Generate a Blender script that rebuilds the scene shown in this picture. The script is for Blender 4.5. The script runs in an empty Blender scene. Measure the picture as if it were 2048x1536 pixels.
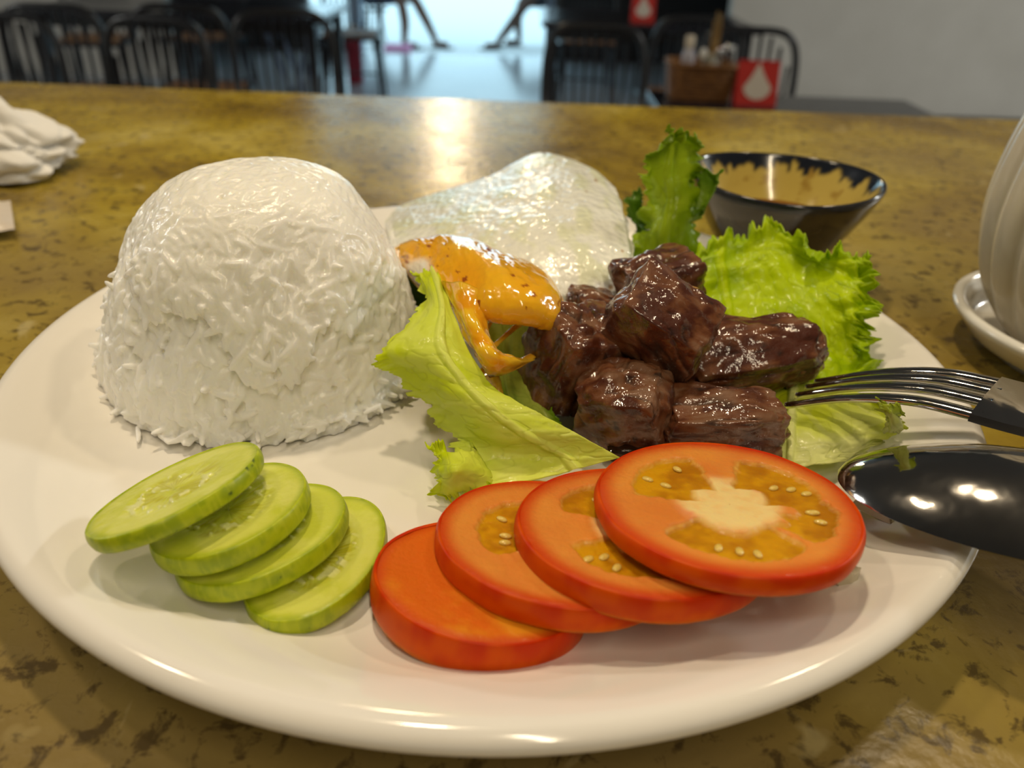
import bpy, bmesh, math, random
import numpy as np
from mathutils import Vector, Matrix

C = bpy.context.scene.collection
SC = bpy.context.scene
T = 1.10                       # height of the counter top above the floor
PI = math.pi

# ------------------------------------------------------------------ camera, world, lights, exposure
PIT, ROL, CH, FPX = 0.53056887, 0.03748089, 0.12769, 1600.0
_cp, _sp, _cr, _sr = math.cos(PIT), math.sin(PIT), math.cos(ROL), math.sin(ROL)
FWD = np.array([0, _cp, -_sp]); _up = np.array([0, _sp, _cp]); _rt = np.array([1.0, 0, 0])
RT = _cr * _rt + _sr * _up; UP = -_sr * _rt + _cr * _up
EYE = np.array([0, 0, T + CH])
cam_d = bpy.data.cameras.new('camera'); cam = bpy.data.objects.new('camera', cam_d); C.objects.link(cam)
cam.matrix_world = Matrix(((RT[0], UP[0], -FWD[0], EYE[0]), (RT[1], UP[1], -FWD[1], EYE[1]), (RT[2], UP[2], -FWD[2], EYE[2]), (0, 0, 0, 1)))
cam_d.sensor_width = 36.0; cam_d.lens = FPX / 2048 * 36.0; cam_d.clip_start = 0.01; cam_d.clip_end = 100
cam_d.dof.use_dof = True; cam_d.dof.focus_distance = 0.185; cam_d.dof.aperture_fstop = 13.0
SC.camera = cam
w = bpy.data.worlds.new('world'); SC.world = w; w.use_nodes = True
w.node_tree.nodes['Background'].inputs[0].default_value = (0.50, 0.80, 0.95, 1)
w.node_tree.nodes['Background'].inputs[1].default_value = 2.3
def lamp(name, loc, size, power, col, aim=None, shape='DISK'):
    d = bpy.data.lights.new(name, 'AREA'); d.shape = shape; d.size = size; d.energy = power; d.color = col
    o = bpy.data.objects.new(name, d); C.objects.link(o); o.location = loc
    v = Vector(aim if aim else (loc[0], loc[1], 0)) - Vector(loc)
    o.rotation_euler = v.to_track_quat('-Z', 'Y').to_euler(); return o
WARM = (1.0, 0.80, 0.53)
lamp('ceiling_lamp_over_counter', (-0.16, 0.66, T + 1.45), 0.10, 8.5, WARM, (0, .2, T))
lamp('ceiling_lamp_beside', (-0.95, 0.55, T + 1.5), 0.12, 4.6, WARM, (0, .2, T))
lamp('ceiling_lamp_right', (0.80, 0.95, T + 1.5), 0.12, 4.2, WARM, (0, .2, T))
lamp('ceiling_lamp_by_door', (-0.50, 5.6, T + 1.28), 0.20, 9.0, (1.0, .74, .42), (-.2, 1.0, T))
_tube = lamp('ceiling_tube_lamp_behind', (0.25, -0.75, T + 1.5), 0.05, 11.5, (1, .83, .58), (0, .2, T), 'RECTANGLE'); _tube.data.size_y = 1.1
lamp('wall_fill_light_right', (3.9, 2.2, 2.9), 0.5, 105.0, (.97, .97, .92))  # added fill that brightens the back wall, kept out of the counter's reflection
lamp('wall_fill_light_left', (-4.2, 2.4, 2.9), 0.5, 70.0, (.97, .97, .92))  # second fill light, added for the left side of the room
SC.view_settings.view_transform = 'Standard'; SC.view_settings.look = 'None'
SC.view_settings.gamma = 1.0; SC.view_settings.use_curve_mapping = False; SC.view_settings.exposure = 0.0

# ------------------------------------------------------------------ helpers
def ray(px, py):
    return (px - 1024) / FPX * RT - (py - 768) / FPX * UP + FWD
def W(px, py, h):              # point on the sight line at height h above the counter top
    d = ray(px, py); return EYE + d * ((T + h - EYE[2]) / d[2])
def WY(px, py, Y):             # point on the sight line at world depth Y
    d = ray(px, py); return EYE + d * (Y / d[1])

def _hash(ix, iy, iz, s):
    n = (ix * 374761393 + iy * 668265263 + iz * 2147483647 + s * 1274126177) & 0xffffffff
    n = ((n ^ (n >> 13)) * 1274126177) & 0xffffffff
    n = ((n ^ (n >> 16)) * 2246822519) & 0xffffffff
    return ((n ^ (n >> 15)) & 0xffffff) / 0xffffff
def vn(p, s=0):                # value noise, 0..1
    p = np.asarray(p, float); i = np.floor(p).astype(np.int64); f = p - i; f = f * f * f * (f * (f * 6 - 15) + 10)
    x, y, z = i[..., 0], i[..., 1], i[..., 2]; r = 0
    for a in (0, 1):
        for b in (0, 1):
            for c in (0, 1):
                wgt = (f[..., 0] if a else 1 - f[..., 0]) * (f[..., 1] if b else 1 - f[..., 1]) * (f[..., 2] if c else 1 - f[..., 2])
                r = r + wgt * _hash(x + a, y + b, z + c, s)
    return r
def fbm(p, o=4, s=0, g=.5):
    r, a, t = 0, 1, 0
    for k in range(o):
        r = r + a * vn(p * 2 ** k + 17.3 * k, s + k); t += a; a *= g
    return r / t
def ss(a, b, x):
    t = np.clip((x - a) / (b - a), 0, 1); return t * t * (3 - 2 * t)
def mixc(a, b, t):
    t = np.asarray(t)[..., None]; return np.asarray(a) * (1 - t) + np.asarray(b) * t

def mk(name, V, F, mat=None, parent=None, col=None, smooth=True, loc=None):
    me = bpy.data.meshes.new(name)
    V = np.asarray(V, float).reshape(-1, 3)
    if loc is not None: V = V - np.asarray(loc, float)
    if isinstance(F, np.ndarray):
        n, k = F.shape
        me.vertices.add(len(V)); me.vertices.foreach_set('co', V.ravel())
        me.loops.add(n * k); me.polygons.add(n)
        me.loops.foreach_set('vertex_index', F.ravel().astype(np.int32))
        me.polygons.foreach_set('loop_start', np.arange(0, n * k, k, dtype=np.int32))
        me.update(calc_edges=True); me.validate()
    else:
        me.from_pydata(V.tolist(), [], F); me.update()
    if smooth: me.polygons.foreach_set('use_smooth', [True] * len(me.polygons))
    if col is not None:
        a = me.color_attributes.new('Col', 'FLOAT_COLOR', 'POINT')
        cc = np.ones((len(V), 4)); cc[:, :3] = np.clip(np.asarray(col).reshape(-1, 3), 0, 1); a.data.foreach_set('color', cc.ravel())
    if mat: me.materials.append(mat)
    o = bpy.data.objects.new(name, me); C.objects.link(o)
    if loc is not None: o.location = loc
    if parent is not None: o.parent = parent
    return o
def tag(o, label, cat, group=None, kind=None):
    o['label'] = label; o['category'] = cat
    if group: o['group'] = group
    if kind: o['kind'] = kind
    return o
def thing(name, loc, label, cat, group=None, rz=0):
    o = bpy.data.objects.new(name, None); C.objects.link(o); o.location = loc; o.rotation_euler = (0, 0, rz)
    o.empty_display_size = .02
    return tag(o, label, cat, group)
def struct(o): o['kind'] = 'structure'; return o
def grid_f(nu, nv, wrap_v=False, wrap_u=False):
    U = nu if wrap_u else nu - 1; Vn = nv if wrap_v else nv - 1
    i, j = np.meshgrid(np.arange(U), np.arange(Vn), indexing='ij'); i = i.ravel(); j = j.ravel()
    i2 = (i + 1) % nu; j2 = (j + 1) % nv
    return np.stack([i * nv + j, i2 * nv + j, i2 * nv + j2, i * nv + j2], 1)
def lathe(prof, n=64, close=False):
    prof = np.asarray(prof, float); t = np.linspace(0, 2 * PI, n, endpoint=False)
    V = np.stack([prof[:, 0, None] * np.cos(t), prof[:, 0, None] * np.sin(t), np.repeat(prof[:, 1, None], n, 1)], -1)
    F = grid_f(len(prof), n, wrap_v=True); return V.reshape(-1, 3), F[:, ::-1]
def smooth_prof(pts, n):
    pts = np.asarray(pts, float); m = len(pts)
    t = np.linspace(0, m - 1, n); return cr1(pts, t)
def cr1(P, t):
    P = np.asarray(P, float); m = len(P); Q = np.concatenate([[2 * P[0] - P[1]], P, [2 * P[-1] - P[-2]]])
    i = np.clip(np.floor(t).astype(int), 0, m - 2); f = (t - i).reshape((-1,) + (1,) * (P.ndim - 1))
    a, b, c, d = Q[i], Q[i + 1], Q[i + 2], Q[i + 3]
    return .5 * (2 * b + (c - a) * f + (2 * a - 5 * b + 4 * c - d) * f ** 2 + (3 * b - a - 3 * c + d) * f ** 3)
def surf(ctrl, nu, nv):
    P = np.asarray(ctrl, float); r, c = P.shape[:2]
    A = cr1(P, np.linspace(0, r - 1, nu)); B = cr1(A.transpose(1, 0, 2), np.linspace(0, c - 1, nv)).transpose(1, 0, 2)
    return B
def normals(G):
    du = np.gradient(G, axis=0); dv = np.gradient(G, axis=1); n = np.cross(du, dv)
    return n / (np.linalg.norm(n, axis=-1, keepdims=True) + 1e-12)
def tube(path, rad, n=8, cap=True):
    P = np.asarray(path, float); m = len(P); rad = np.broadcast_to(rad, (m,)) if np.ndim(rad) else np.full(m, rad)
    t = np.gradient(P, axis=0); t /= np.linalg.norm(t, axis=1, keepdims=True) + 1e-12
    up = np.array([0, 0, 1.]) if abs(t[0][2]) < .9 else np.array([1., 0, 0])
    V = []
    a = np.cross(t[0], up); a /= np.linalg.norm(a)
    for i in range(m):
        a = a - t[i] * (a @ t[i]); a /= np.linalg.norm(a); b = np.cross(t[i], a)
        th = np.linspace(0, 2 * PI, n, endpoint=False)
        V.append(P[i] + rad[i] * (np.cos(th)[:, None] * a + np.sin(th)[:, None] * b))
    V = np.concatenate(V); F = [tuple(q) for q in grid_f(m, n, wrap_v=True).tolist()]
    if cap: F += [tuple(range(n))[::-1], tuple(range((m - 1) * n, m * n))]
    return V, F
def join(parts):
    V = []; F = []; k = 0
    for v, f in parts:
        V.append(np.asarray(v, float).reshape(-1, 3)); F += [tuple(int(i) + k for i in q) for q in (f.tolist() if isinstance(f, np.ndarray) else f)]; k += len(V[-1])
    return np.concatenate(V), F
def box(c, s, bev=0.0):
    x, y, z = s[0] / 2, s[1] / 2, s[2] / 2
    if bev <= 0:
        V = np.array([(a * x, b * y, d * z) for a in (-1, 1) for b in (-1, 1) for d in (-1, 1)]) + np.asarray(c)
        return V, [(0, 1, 3, 2), (4, 6, 7, 5), (0, 4, 5, 1), (2, 3, 7, 6), (0, 2, 6, 4), (1, 5, 7, 3)]
    bm = bmesh.new(); bmesh.ops.create_cube(bm, size=1)
    for v in bm.verts: v.co = Vector((v.co.x * s[0], v.co.y * s[1], v.co.z * s[2]))
    bmesh.ops.bevel(bm, geom=bm.edges[:], offset=bev, segments=3, affect='EDGES', profile=.5)
    V = np.array([v.co[:] for v in bm.verts]) + np.asarray(c); F = [tuple(v.index for v in f.verts) for f in bm.faces]; bm.free()
    return V, F
def sphere(n=16, m=10):
    th = np.linspace(0, PI, m); ph = np.linspace(0, 2 * PI, n, endpoint=False)
    V = np.stack([np.sin(th)[:, None] * np.cos(ph), np.sin(th)[:, None] * np.sin(ph), np.repeat(np.cos(th)[:, None], n, 1)], -1)
    return V.reshape(-1, 3), grid_f(m, n, wrap_v=True)

# ------------------------------------------------------------------ materials
def pm(name, col=(.5, .5, .5), rough=.5, spec=.5, sss=0, sssr=(.01, .005, .003), sc=.5, trans=0, coat=0, coatr=.1, metal=0, ior=1.45,
       bump=None, attr=False, emis=None, translucent=0):
    m = bpy.data.materials.new(name); m.use_nodes = True; nt = m.node_tree; b = nt.nodes['Principled BSDF']
    b.inputs['Base Color'].default_value = (*col, 1); b.inputs['Roughness'].default_value = rough
    b.inputs['Specular IOR Level'].default_value = spec; b.inputs['Metallic'].default_value = metal
    b.inputs['Transmission Weight'].default_value = trans; b.inputs['Coat Weight'].default_value = coat; b.inputs['Coat Roughness'].default_value = coatr
    b.inputs['IOR'].default_value = ior
    if sss:
        b.inputs['Subsurface Weight'].default_value = sss; b.inputs['Subsurface Radius'].default_value = sssr; b.inputs['Subsurface Scale'].default_value = sc
    csock = None
    if attr:
        a = nt.nodes.new('ShaderNodeAttribute'); a.attribute_name = 'Col'; nt.links.new(a.outputs['Color'], b.inputs['Base Color']); csock = a.outputs['Color']
    if bump:
        last = None
        for (kind, scale, strength, dist) in bump:
            tc = nt.nodes.new('ShaderNodeTexCoord')
            if kind == 'noise':
                t = nt.nodes.new('ShaderNodeTexNoise'); t.inputs['Detail'].default_value = 3
            else:
                t = nt.nodes.new('ShaderNodeTexVoronoi'); t.feature = 'SMOOTH_F1' if kind == 'voro' else 'F1'
            t.inputs['Scale'].default_value = scale; nt.links.new(tc.outputs['Object'], t.inputs['Vector'])
            bp = nt.nodes.new('ShaderNodeBump'); bp.inputs['Strength'].default_value = strength; bp.inputs['Distance'].default_value = dist
            nt.links.new(t.outputs[0], bp.inputs['Height'])
            if last: nt.links.new(last.outputs[0], bp.inputs['Normal'])
            last = bp
        nt.links.new(last.outputs[0], b.inputs['Normal'])
        if coat: nt.links.new(last.outputs[0], b.inputs['Coat Normal'])
    if translucent:
        tr = nt.nodes.new('ShaderNodeBsdfTranslucent'); mx = nt.nodes.new('ShaderNodeMixShader'); mx.inputs[0].default_value = translucent
        if csock: nt.links.new(csock, tr.inputs[0])
        else: tr.inputs[0].default_value = (*col, 1)
        out = nt.nodes['Material Output']; nt.links.new(b.outputs[0], mx.inputs[1]); nt.links.new(tr.outputs[0], mx.inputs[2]); nt.links.new(mx.outputs[0], out.inputs[0])
    return m
def noise_mat(name, stops, scale, rough=.5, detail=6, bump=0, dist=.002, spec=.5, dims=1.0):
    m = pm(name, rough=rough, spec=spec); nt = m.node_tree; b = nt.nodes['Principled BSDF']
    tc = nt.nodes.new('ShaderNodeTexCoord'); n = nt.nodes.new('ShaderNodeTexNoise'); n.inputs['Scale'].default_value = scale; n.inputs['Detail'].default_value = detail
    r = nt.nodes.new('ShaderNodeValToRGB'); e = r.color_ramp.elements
    while len(e) < len(stops): e.new(.5)
    for i, (p, c) in enumerate(stops): e[i].position = p; e[i].color = (*c, 1)
    nt.links.new(tc.outputs['Object'], n.inputs['Vector']); nt.links.new(n.outputs[0], r.inputs[0]); nt.links.new(r.outputs[0], b.inputs['Base Color'])
    if bump:
        bp = nt.nodes.new('ShaderNodeBump'); bp.inputs['Strength'].default_value = bump; bp.inputs['Distance'].default_value = dist
        nt.links.new(n.outputs[0], bp.inputs['Height']); nt.links.new(bp.outputs[0], b.inputs['Normal'])
    return m

M_black = pm('black_metal', (.012, .012, .014), rough=.35)
M_blackwood = pm('black_table_top', (.015, .015, .02), rough=.18)
M_wood = noise_mat('warm_wood', [(.3, (.20, .09, .03)), (.7, (.33, .16, .06))], 6, .5)
M_steel = pm('steel', (.62, .60, .58), rough=.10, metal=1, bump=[('noise', 55, .22, .0030), ('noise', 900, .04, .0002)])
M_plate = pm('glazed_porcelain', (.84, .82, .78), rough=.12, spec=.5, coat=.3, coatr=.05)
M_white = pm('white_glaze', (.80, .79, .74), rough=.15)

# counter top: mottled olive brown stone pattern laminate
def counter_mat():
    m = pm('mottled_stone_laminate', rough=.32, spec=.32); nt = m.node_tree; b = nt.nodes['Principled BSDF']; L = nt.links.new
    tc = nt.nodes.new('ShaderNodeTexCoord')
    def tex(scale, detail, rough=.5, off=0, dist=0):
        mp = nt.nodes.new('ShaderNodeMapping'); mp.inputs['Location'].default_value = (off, off * 1.7, 0); L(tc.outputs['Object'], mp.inputs[0])
        n = nt.nodes.new('ShaderNodeTexNoise'); n.inputs['Scale'].default_value = scale; n.inputs['Detail'].default_value = detail
        n.inputs['Roughness'].default_value = rough; n.inputs['Distortion'].default_value = dist; L(mp.outputs[0], n.inputs[0]); return n.outputs[0]
    def ramp(s, stops):
        r = nt.nodes.new('ShaderNodeValToRGB'); e = r.color_ramp.elements
        while len(e) < len(stops): e.new(.5)
        for i, (p, c) in enumerate(stops): e[i].position = p; e[i].color = (*c, 1) if isinstance(c, tuple) else (c, c, c, 1)
        L(s, r.inputs[0]); return r.outputs[0]
    def mix(f, a, bb, kind='MIX'):
        x = nt.nodes.new('ShaderNodeMix'); x.data_type = 'RGBA'; x.blend_type = kind
        if isinstance(f, float): x.inputs[0].default_value = f
        else: L(f, x.inputs[0])
        for s, i in ((a, 6), (bb, 7)):
            if isinstance(s, tuple): x.inputs[i].default_value = (*s, 1)
            else: L(s, x.inputs[i])
        return x.outputs[2]
    base = ramp(tex(9, 8, .62, 0, .4), [(.34, (.16, .105, .016)), (.45, (.28, .195, .020)), (.55, (.38, .285, .032)), (.68, (.52, .42, .10))])
    grey = ramp(tex(3.2, 5, .5, 5), [(.42, 0.0), (.62, .8)])
    c = mix(grey, base, (.23, .17, .07))
    sp = ramp(tex(150, 6, .65, 9, .5), [(.38, .0), (.46, 1.0)])
    c = mix(sp, mix(.75, c, (.05, .032, .015)), c)
    fl = ramp(tex(42, 3, .5, 21, 1.2), [(.66, .0), (.72, .6)])
    c = mix(fl, c, (.48, .40, .19))
    L(c, b.inputs['Base Color'])
    bp = nt.nodes.new('ShaderNodeBump'); bp.inputs['Strength'].default_value = .30; bp.inputs['Distance'].default_value = .0006
    L(tex(300, 4, .5, 3), bp.inputs['Height']); L(bp.outputs[0], b.inputs['Normal'])
    rr = ramp(tex(60, 4, .5, 31), [(.3, .20), (.7, .30)]); L(rr, b.inputs['Roughness'])
    return m
M_counter = counter_mat()

# ------------------------------------------------------------------ room shell
YB = 8.55                      # shop front
def slab(name, c, s, mat, parent=None): return mk(name, *box(c, s), mat, parent, smooth=False)
M_floor = noise_mat('pale_floor_tile', [(.35, (.42, .44, .47)), (.7, (.50, .52, .55))], 2.5, .16)
M_wall = noise_mat('off_white_wall', [(.3, (.52, .50, .45)), (.7, (.58, .56, .51))], 3, .8)
M_ceil = pm('dark_ceiling', (.09, .085, .08), rough=.8)
M_dark = pm('dark_panel', (.02, .02, .023), rough=.4)
fl = struct(slab('floor', (0, 2.775, -.05), (10, 11.55, .1), M_floor))
for i in range(10):            # tile joints seen across the pale floor
    pass
wr = float(WY(1458, 60, 6.0)[0])
struct(slab('wall_back', ((wr + 5) / 2, 6.06, 1.5), (5 - wr, .12, 3.0), M_wall))
struct(slab('baseboard_back', ((wr + 5) / 2 + .01, 5.985, .04), (5 - wr - .02, .02, .08), M_dark))
struct(slab('wall_right', (5.05, 2.7, 1.5), (.1, 11.5, 3.0), M_wall))
struct(slab('wall_left', (-5.05, 2.7, 1.5), (.1, 11.5, 3.0), M_wall))
wl = float(WY(330, 10, 6.8)[0])
struct(slab('wall_side', ((wl - 5) / 2, 6.86, 1.5), (5 + wl, .12, 3.0), M_wall))
struct(slab('wall_near', (0, -3.05, 1.5), (10.2, .1, 3.0), M_wall))
struct(slab('ceiling', (0, 2.75, 3.05), (10.2, 11.7, .1), M_ceil))
xL, xR = float(WY(722, 60, YB)[0]), float(WY(1092, 60, YB)[0]); xW = float(WY(622, 60, YB)[0])
# shop front: dark low panels each side of the opening, glass above, steel door posts
wf = struct(slab('wall_front', ((xW - 5) / 2, YB, 1.5), (5 + xW, .12, 3.0), M_dark))
struct(slab('wall_front_right', ((xR + .08 + 5) / 2, YB, 1.5), (5 - xR - .08, .12, 3.0), M_dark))
struct(slab('trim_1', ((xW + xR) / 2 + .02, YB, 2.92), (xR - xW + .1, .11, .16), M_dark))
glass = pm('clear_glass', (1, 1, 1), rough=0, trans=1, ior=1.1)
for nm, a, b in (('window_1', xW, xL - .12),):
    f = struct(slab(nm, ((a + b) / 2, YB, .09), (b - a, .08, .18), M_dark))
    p_ = mk('pane', *box(((a + b) / 2, YB, 1.5), (b - a, .008, 2.6)), glass, f, smooth=False)
M_post = pm('pale_blue_post', (.42, .54, .68), rough=.2)
for nm, x, wd in (('door_1', xL - .04, .13), ('door_2', xR + .03, .07)):
    f = struct(slab(nm, (x, YB - .02, 1.42), (wd, .07, 2.84), M_post))
    mk('post_edge', *box((x - wd * .36, YB - .075, 1.42), (.02, .03, 2.8)), M_post, f, smooth=False)
    mk('post_edge', *box((x + wd * .36, YB - .075, 1.42), (.02, .03, 2.8)), M_post, f, smooth=False)
struct(slab('pavement', (0, 19, -.08), (40, 20.7, .1), pm('pale_concrete', (.75, .76, .76), rough=.7)))

# ------------------------------------------------------------------ counter (the table under the plate)
cy0, cy1 = 0.010 - .25, 0.664
ctr = thing('counter_table', (0, 0, 0), 'large mottled olive brown stone patterned table top under the plate', 'table')
bm_v, bm_f = box((0, (cy0 + cy1) / 2, T - .02), (2.6, cy1 - cy0, .04), .004)
mk('table_top', bm_v, bm_f, M_counter, ctr, smooth=False)
for x in (-1.1, 1.1):
    for y in (-.1, .5):
        mk('leg', *box((x, y, (T - .04) / 2), (.06, .06, T - .04), .003), M_black, ctr, smooth=False)

# ------------------------------------------------------------------ plate
PC = np.array([-.0060, .2062])
PR = .1305
def plate_h(r):                # upper surface above the counter
    return .0072 + .0150 * ss(.094, .1345, np.asarray(r)) ** 1.1
def PH(x, y): return float(plate_h(math.hypot(x - PC[0], y - PC[1])))
def WP(px, py, dh=0.0):        # point on the plate surface (+dh)
    h = .008
    for _ in range(12):
        p = W(px, py, h + dh); h = PH(p[0], p[1])
    return W(px, py, h + dh)
rr = np.linspace(0, .127, 60)
prof = [(max(r, 1e-5), float(plate_h(r))) for r in rr]
top = prof[-1][1]
for a in np.linspace(90, -95, 12)[1:]:
    prof.append((.127 + .0035 * math.cos(math.radians(a)) * 1.0, top - .0026 + .0026 * math.sin(math.radians(a))))
prof += [(.118, .0115), (.105, .0068), (.088, .0048), (.0745, .0040), (.0735, .0004), (.0715, .0004), (.0705, .0034), (.03, .0036), (1e-5, .0036)]
V, F = lathe(prof, 192); V = V + np.array([PC[0], PC[1], T])
plate = mk('plate', V, F, M_plate, loc=(PC[0], PC[1], T))
tag(plate, 'large round glossy white plate holding the whole meal', 'plate')

# ------------------------------------------------------------------ rice mound
rng = np.random.default_rng(5)
RC = np.array([-.0738, .2135])
RP = np.array([(.0462, .0078), (.0452, .018), (.0415, .030), (.0374, .042), (.0328, .0515), (.0262, .0600), (.0185, .0645), (.0100, .0662), (.0005, .0668)])
def rice_pt(s, th):            # s 0..1 up the profile
    q = cr1(RP, np.asarray(s) * (len(RP) - 1)); r, z = q[..., 0], q[..., 1]
    lump = 1 + .045 * (vn(np.stack([np.cos(th) * 2.2 + 4, np.sin(th) * 2.2 + 4, z * 60], -1), 3) - .5) * 2
    r = r * lump
    # a ledge where the mound cracked: grains above stand proud of those below, front right
    tc = th % (2 * PI); fr = ss(3.75, 4.5, tc) * ss(6.0, 5.2, tc); zl = .030 - .006 * (tc - 4.9) + .017 * (vn(np.stack([tc * 2.2, tc * 0, tc * 0], -1), 6) - .5) + .005 * (vn(np.stack([tc * 9, tc * 0, tc * 0], -1), 7) - .5)
    r = r + fr * (  .0012 * ss(zl - .001, zl + .002, z) * ss(zl + .018, zl + .004, z) - .0013 * ss(zl + .001, zl - .002, z) * ss(zl - .014, zl - .004, z))
    return np.stack([RC[0] + .0022 * z / .067 + r * np.cos(th), RC[1] + r * np.sin(th), T + z], -1)
nu, nv = 60, 120
s_ = np.linspace(0, 1, nu); t_ = np.linspace(0, 2 * PI, nv, endpoint=False)
S_, T_ = np.meshgrid(s_, t_, indexing='ij'); G = rice_pt(S_.ravel(), T_.ravel()).reshape(nu, nv, 3)
ctrp = np.array([RC[0], RC[1], T + .02])
core = ctrp + (G - ctrp) * .974
M_rice = pm('steamed_rice', (.96, .94, .86), rough=.27, spec=.5, sss=.8, sssr=(.005, .0046, .0036), sc=1.0, bump=[('noise', 900, .3, .0004)])
_b = np.array([[RC[0] + q * .042 * math.cos(t), RC[1] + q * .042 * math.sin(t), T + .0078] for q in (.5, .002) for t in t_]).reshape(2, nv, 3)
core = np.concatenate([_b[::-1], core]); RICE_CORE = (core.reshape(-1, 3), grid_f(nu + 2, nv, wrap_v=True))
def grain_base(n=7, m=7):
    th = np.linspace(0, PI, m); ph = np.linspace(0, 2 * PI, n, endpoint=False)
    x = np.cos(th) * .5; r = np.sin(th) ** .7 * .5
    V = np.stack([np.repeat(x[:, None], n, 1), r[:, None] * np.cos(ph), r[:, None] * np.sin(ph)], -1).reshape(-1, 3)
    return V, grid_f(m, n, wrap_v=True)
gv, gf = grain_base()
def grains(pos, nrm, lift, ln, wd, tilt, rng, horiz=None):
    N = len(pos); a = rng.normal(size=(N, 3))
    if horiz is not None: a = a * (1 - .6 * horiz[:, None]) + np.cross(nrm, [0, 0, 1.]) * np.sign(a[:, :1]) * 2.2 * horiz[:, None] + (np.array([0, 0, 1.]) - nrm * nrm[:, 2:3]) * np.sign(a[:, 1:2]) * 1.1 * (1 - horiz[:, None])
    a -= (a * nrm).sum(1, keepdims=True) * nrm * (1 - tilt[:, None]); a /= np.linalg.norm(a, axis=1, keepdims=True)
    b = np.cross(nrm, a); b /= np.linalg.norm(b, axis=1, keepdims=True) + 1e-9; c = np.cross(a, b)
    bend = rng.uniform(-.10, .10, N)
    X = gv[None, :, 0] * ln[:, None]; Yb = gv[None, :, 1] * wd[:, None] + bend[:, None] * ln[:, None] * (gv[None, :, 0] * 2) ** 2; Z = gv[None, :, 2] * wd[:, None] * .85
    V = (pos + nrm * lift[:, None])[:, None, :] + X[..., None] * a[:, None] + Yb[..., None] * b[:, None] + Z[..., None] * c[:, None]
    F = gf[None] + (np.arange(N) * len(gv))[:, None, None]
    return V.reshape(-1, 3), F.reshape(-1, 4)
N = 9500
zz = rng.uniform(0, 1, N) ** .92; th = rng.uniform(0, 2 * PI, N)
# area weighting: the profile parameter near the crown covers little area
keep = rng.uniform(0, 1, N) < np.clip(cr1(RP, zz * (len(RP) - 1))[:, 0] / .045, .12, 1); zz, th = zz[keep], th[keep]; N = len(zz)
P = rice_pt(zz, th); e = 1e-3
du = rice_pt(np.clip(zz + e, 0, 1), th) - rice_pt(np.clip(zz - e, 0, 1), th); dv = rice_pt(zz, th + e) - rice_pt(zz, th - e)
nr = np.cross(dv, du); nr /= np.linalg.norm(nr, axis=1, keepdims=True) + 1e-12
out = P - ctrp; nr *= np.sign((nr * out).sum(1, keepdims=True))
loose = ss(.62, .30, zz) * (.35 + .65 * vn(np.stack([np.cos(th) * 3, np.sin(th) * 3, zz * 7], -1), 9))
front = ss(-.2, .7, -np.sin(th)); loose = loose * (.45 + .55 * front)
patch = vn(np.stack([np.cos(th) * 4 + 9, np.sin(th) * 4, zz * 5 + 2], -1), 19)
lift = rng.uniform(-.0012, -.0005, N) + loose * rng.uniform(-.0004, .0016, N) - ss(.62, .80, patch) * front * .0014 * loose
Vg, Fg = grains(P, nr, lift, rng.uniform(.0060, .0086, N), rng.uniform(.0019, .0025, N), np.clip(loose * .6, 0, .38) * rng.uniform(0, 1, N), rng, ss(.35, .7, zz))
RG = (Vg, Fg)
# loose grains round the foot, lying on the plate
Nl = 170; a = rng.uniform(PI * .80, PI * 2.15, Nl); rad = .0450 + np.abs(rng.normal(0, .0017, Nl))
px_ = np.stack([RC[0] + rad * np.cos(a), RC[1] + rad * np.sin(a), T + .0090 + rng.uniform(0, .003, Nl)], -1)
Vg, Fg = grains(px_, np.tile([0, 0, 1.], (Nl, 1)), np.zeros(Nl), rng.uniform(.0055, .0078, Nl), rng.uniform(.0015, .002, Nl), rng.uniform(0, .25, Nl), rng)
LOOSE = (Vg, Fg)
def cat3(*ps):
    V = []; F = []; k = 0
    for v, f in ps: V.append(v); F.append(f + k); k += len(v)
    V = np.concatenate(V); V[:, 2] = np.maximum(V[:, 2], T + plate_h(np.hypot(V[:, 0] - PC[0], V[:, 1] - PC[1])) + .0004)   # the rice rests on the curved plate
    return V, np.concatenate(F)
rice = mk('rice_mound', *cat3(RICE_CORE, RG, LOOSE), M_rice, loc=(RC[0], RC[1], T + .0078))
tag(rice, 'tall moulded dome of steamed white rice on the plate', 'rice', kind='stuff')
# the cooked grains stick together: fuse them into one surface
md = rice.modifiers.new('fuse', 'REMESH'); md.mode = 'VOXEL'; md.voxel_size = .00038; md.use_smooth_shade = True
md = rice.modifiers.new('soften', 'SMOOTH'); md.factor = .5; md.iterations = 2

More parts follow.
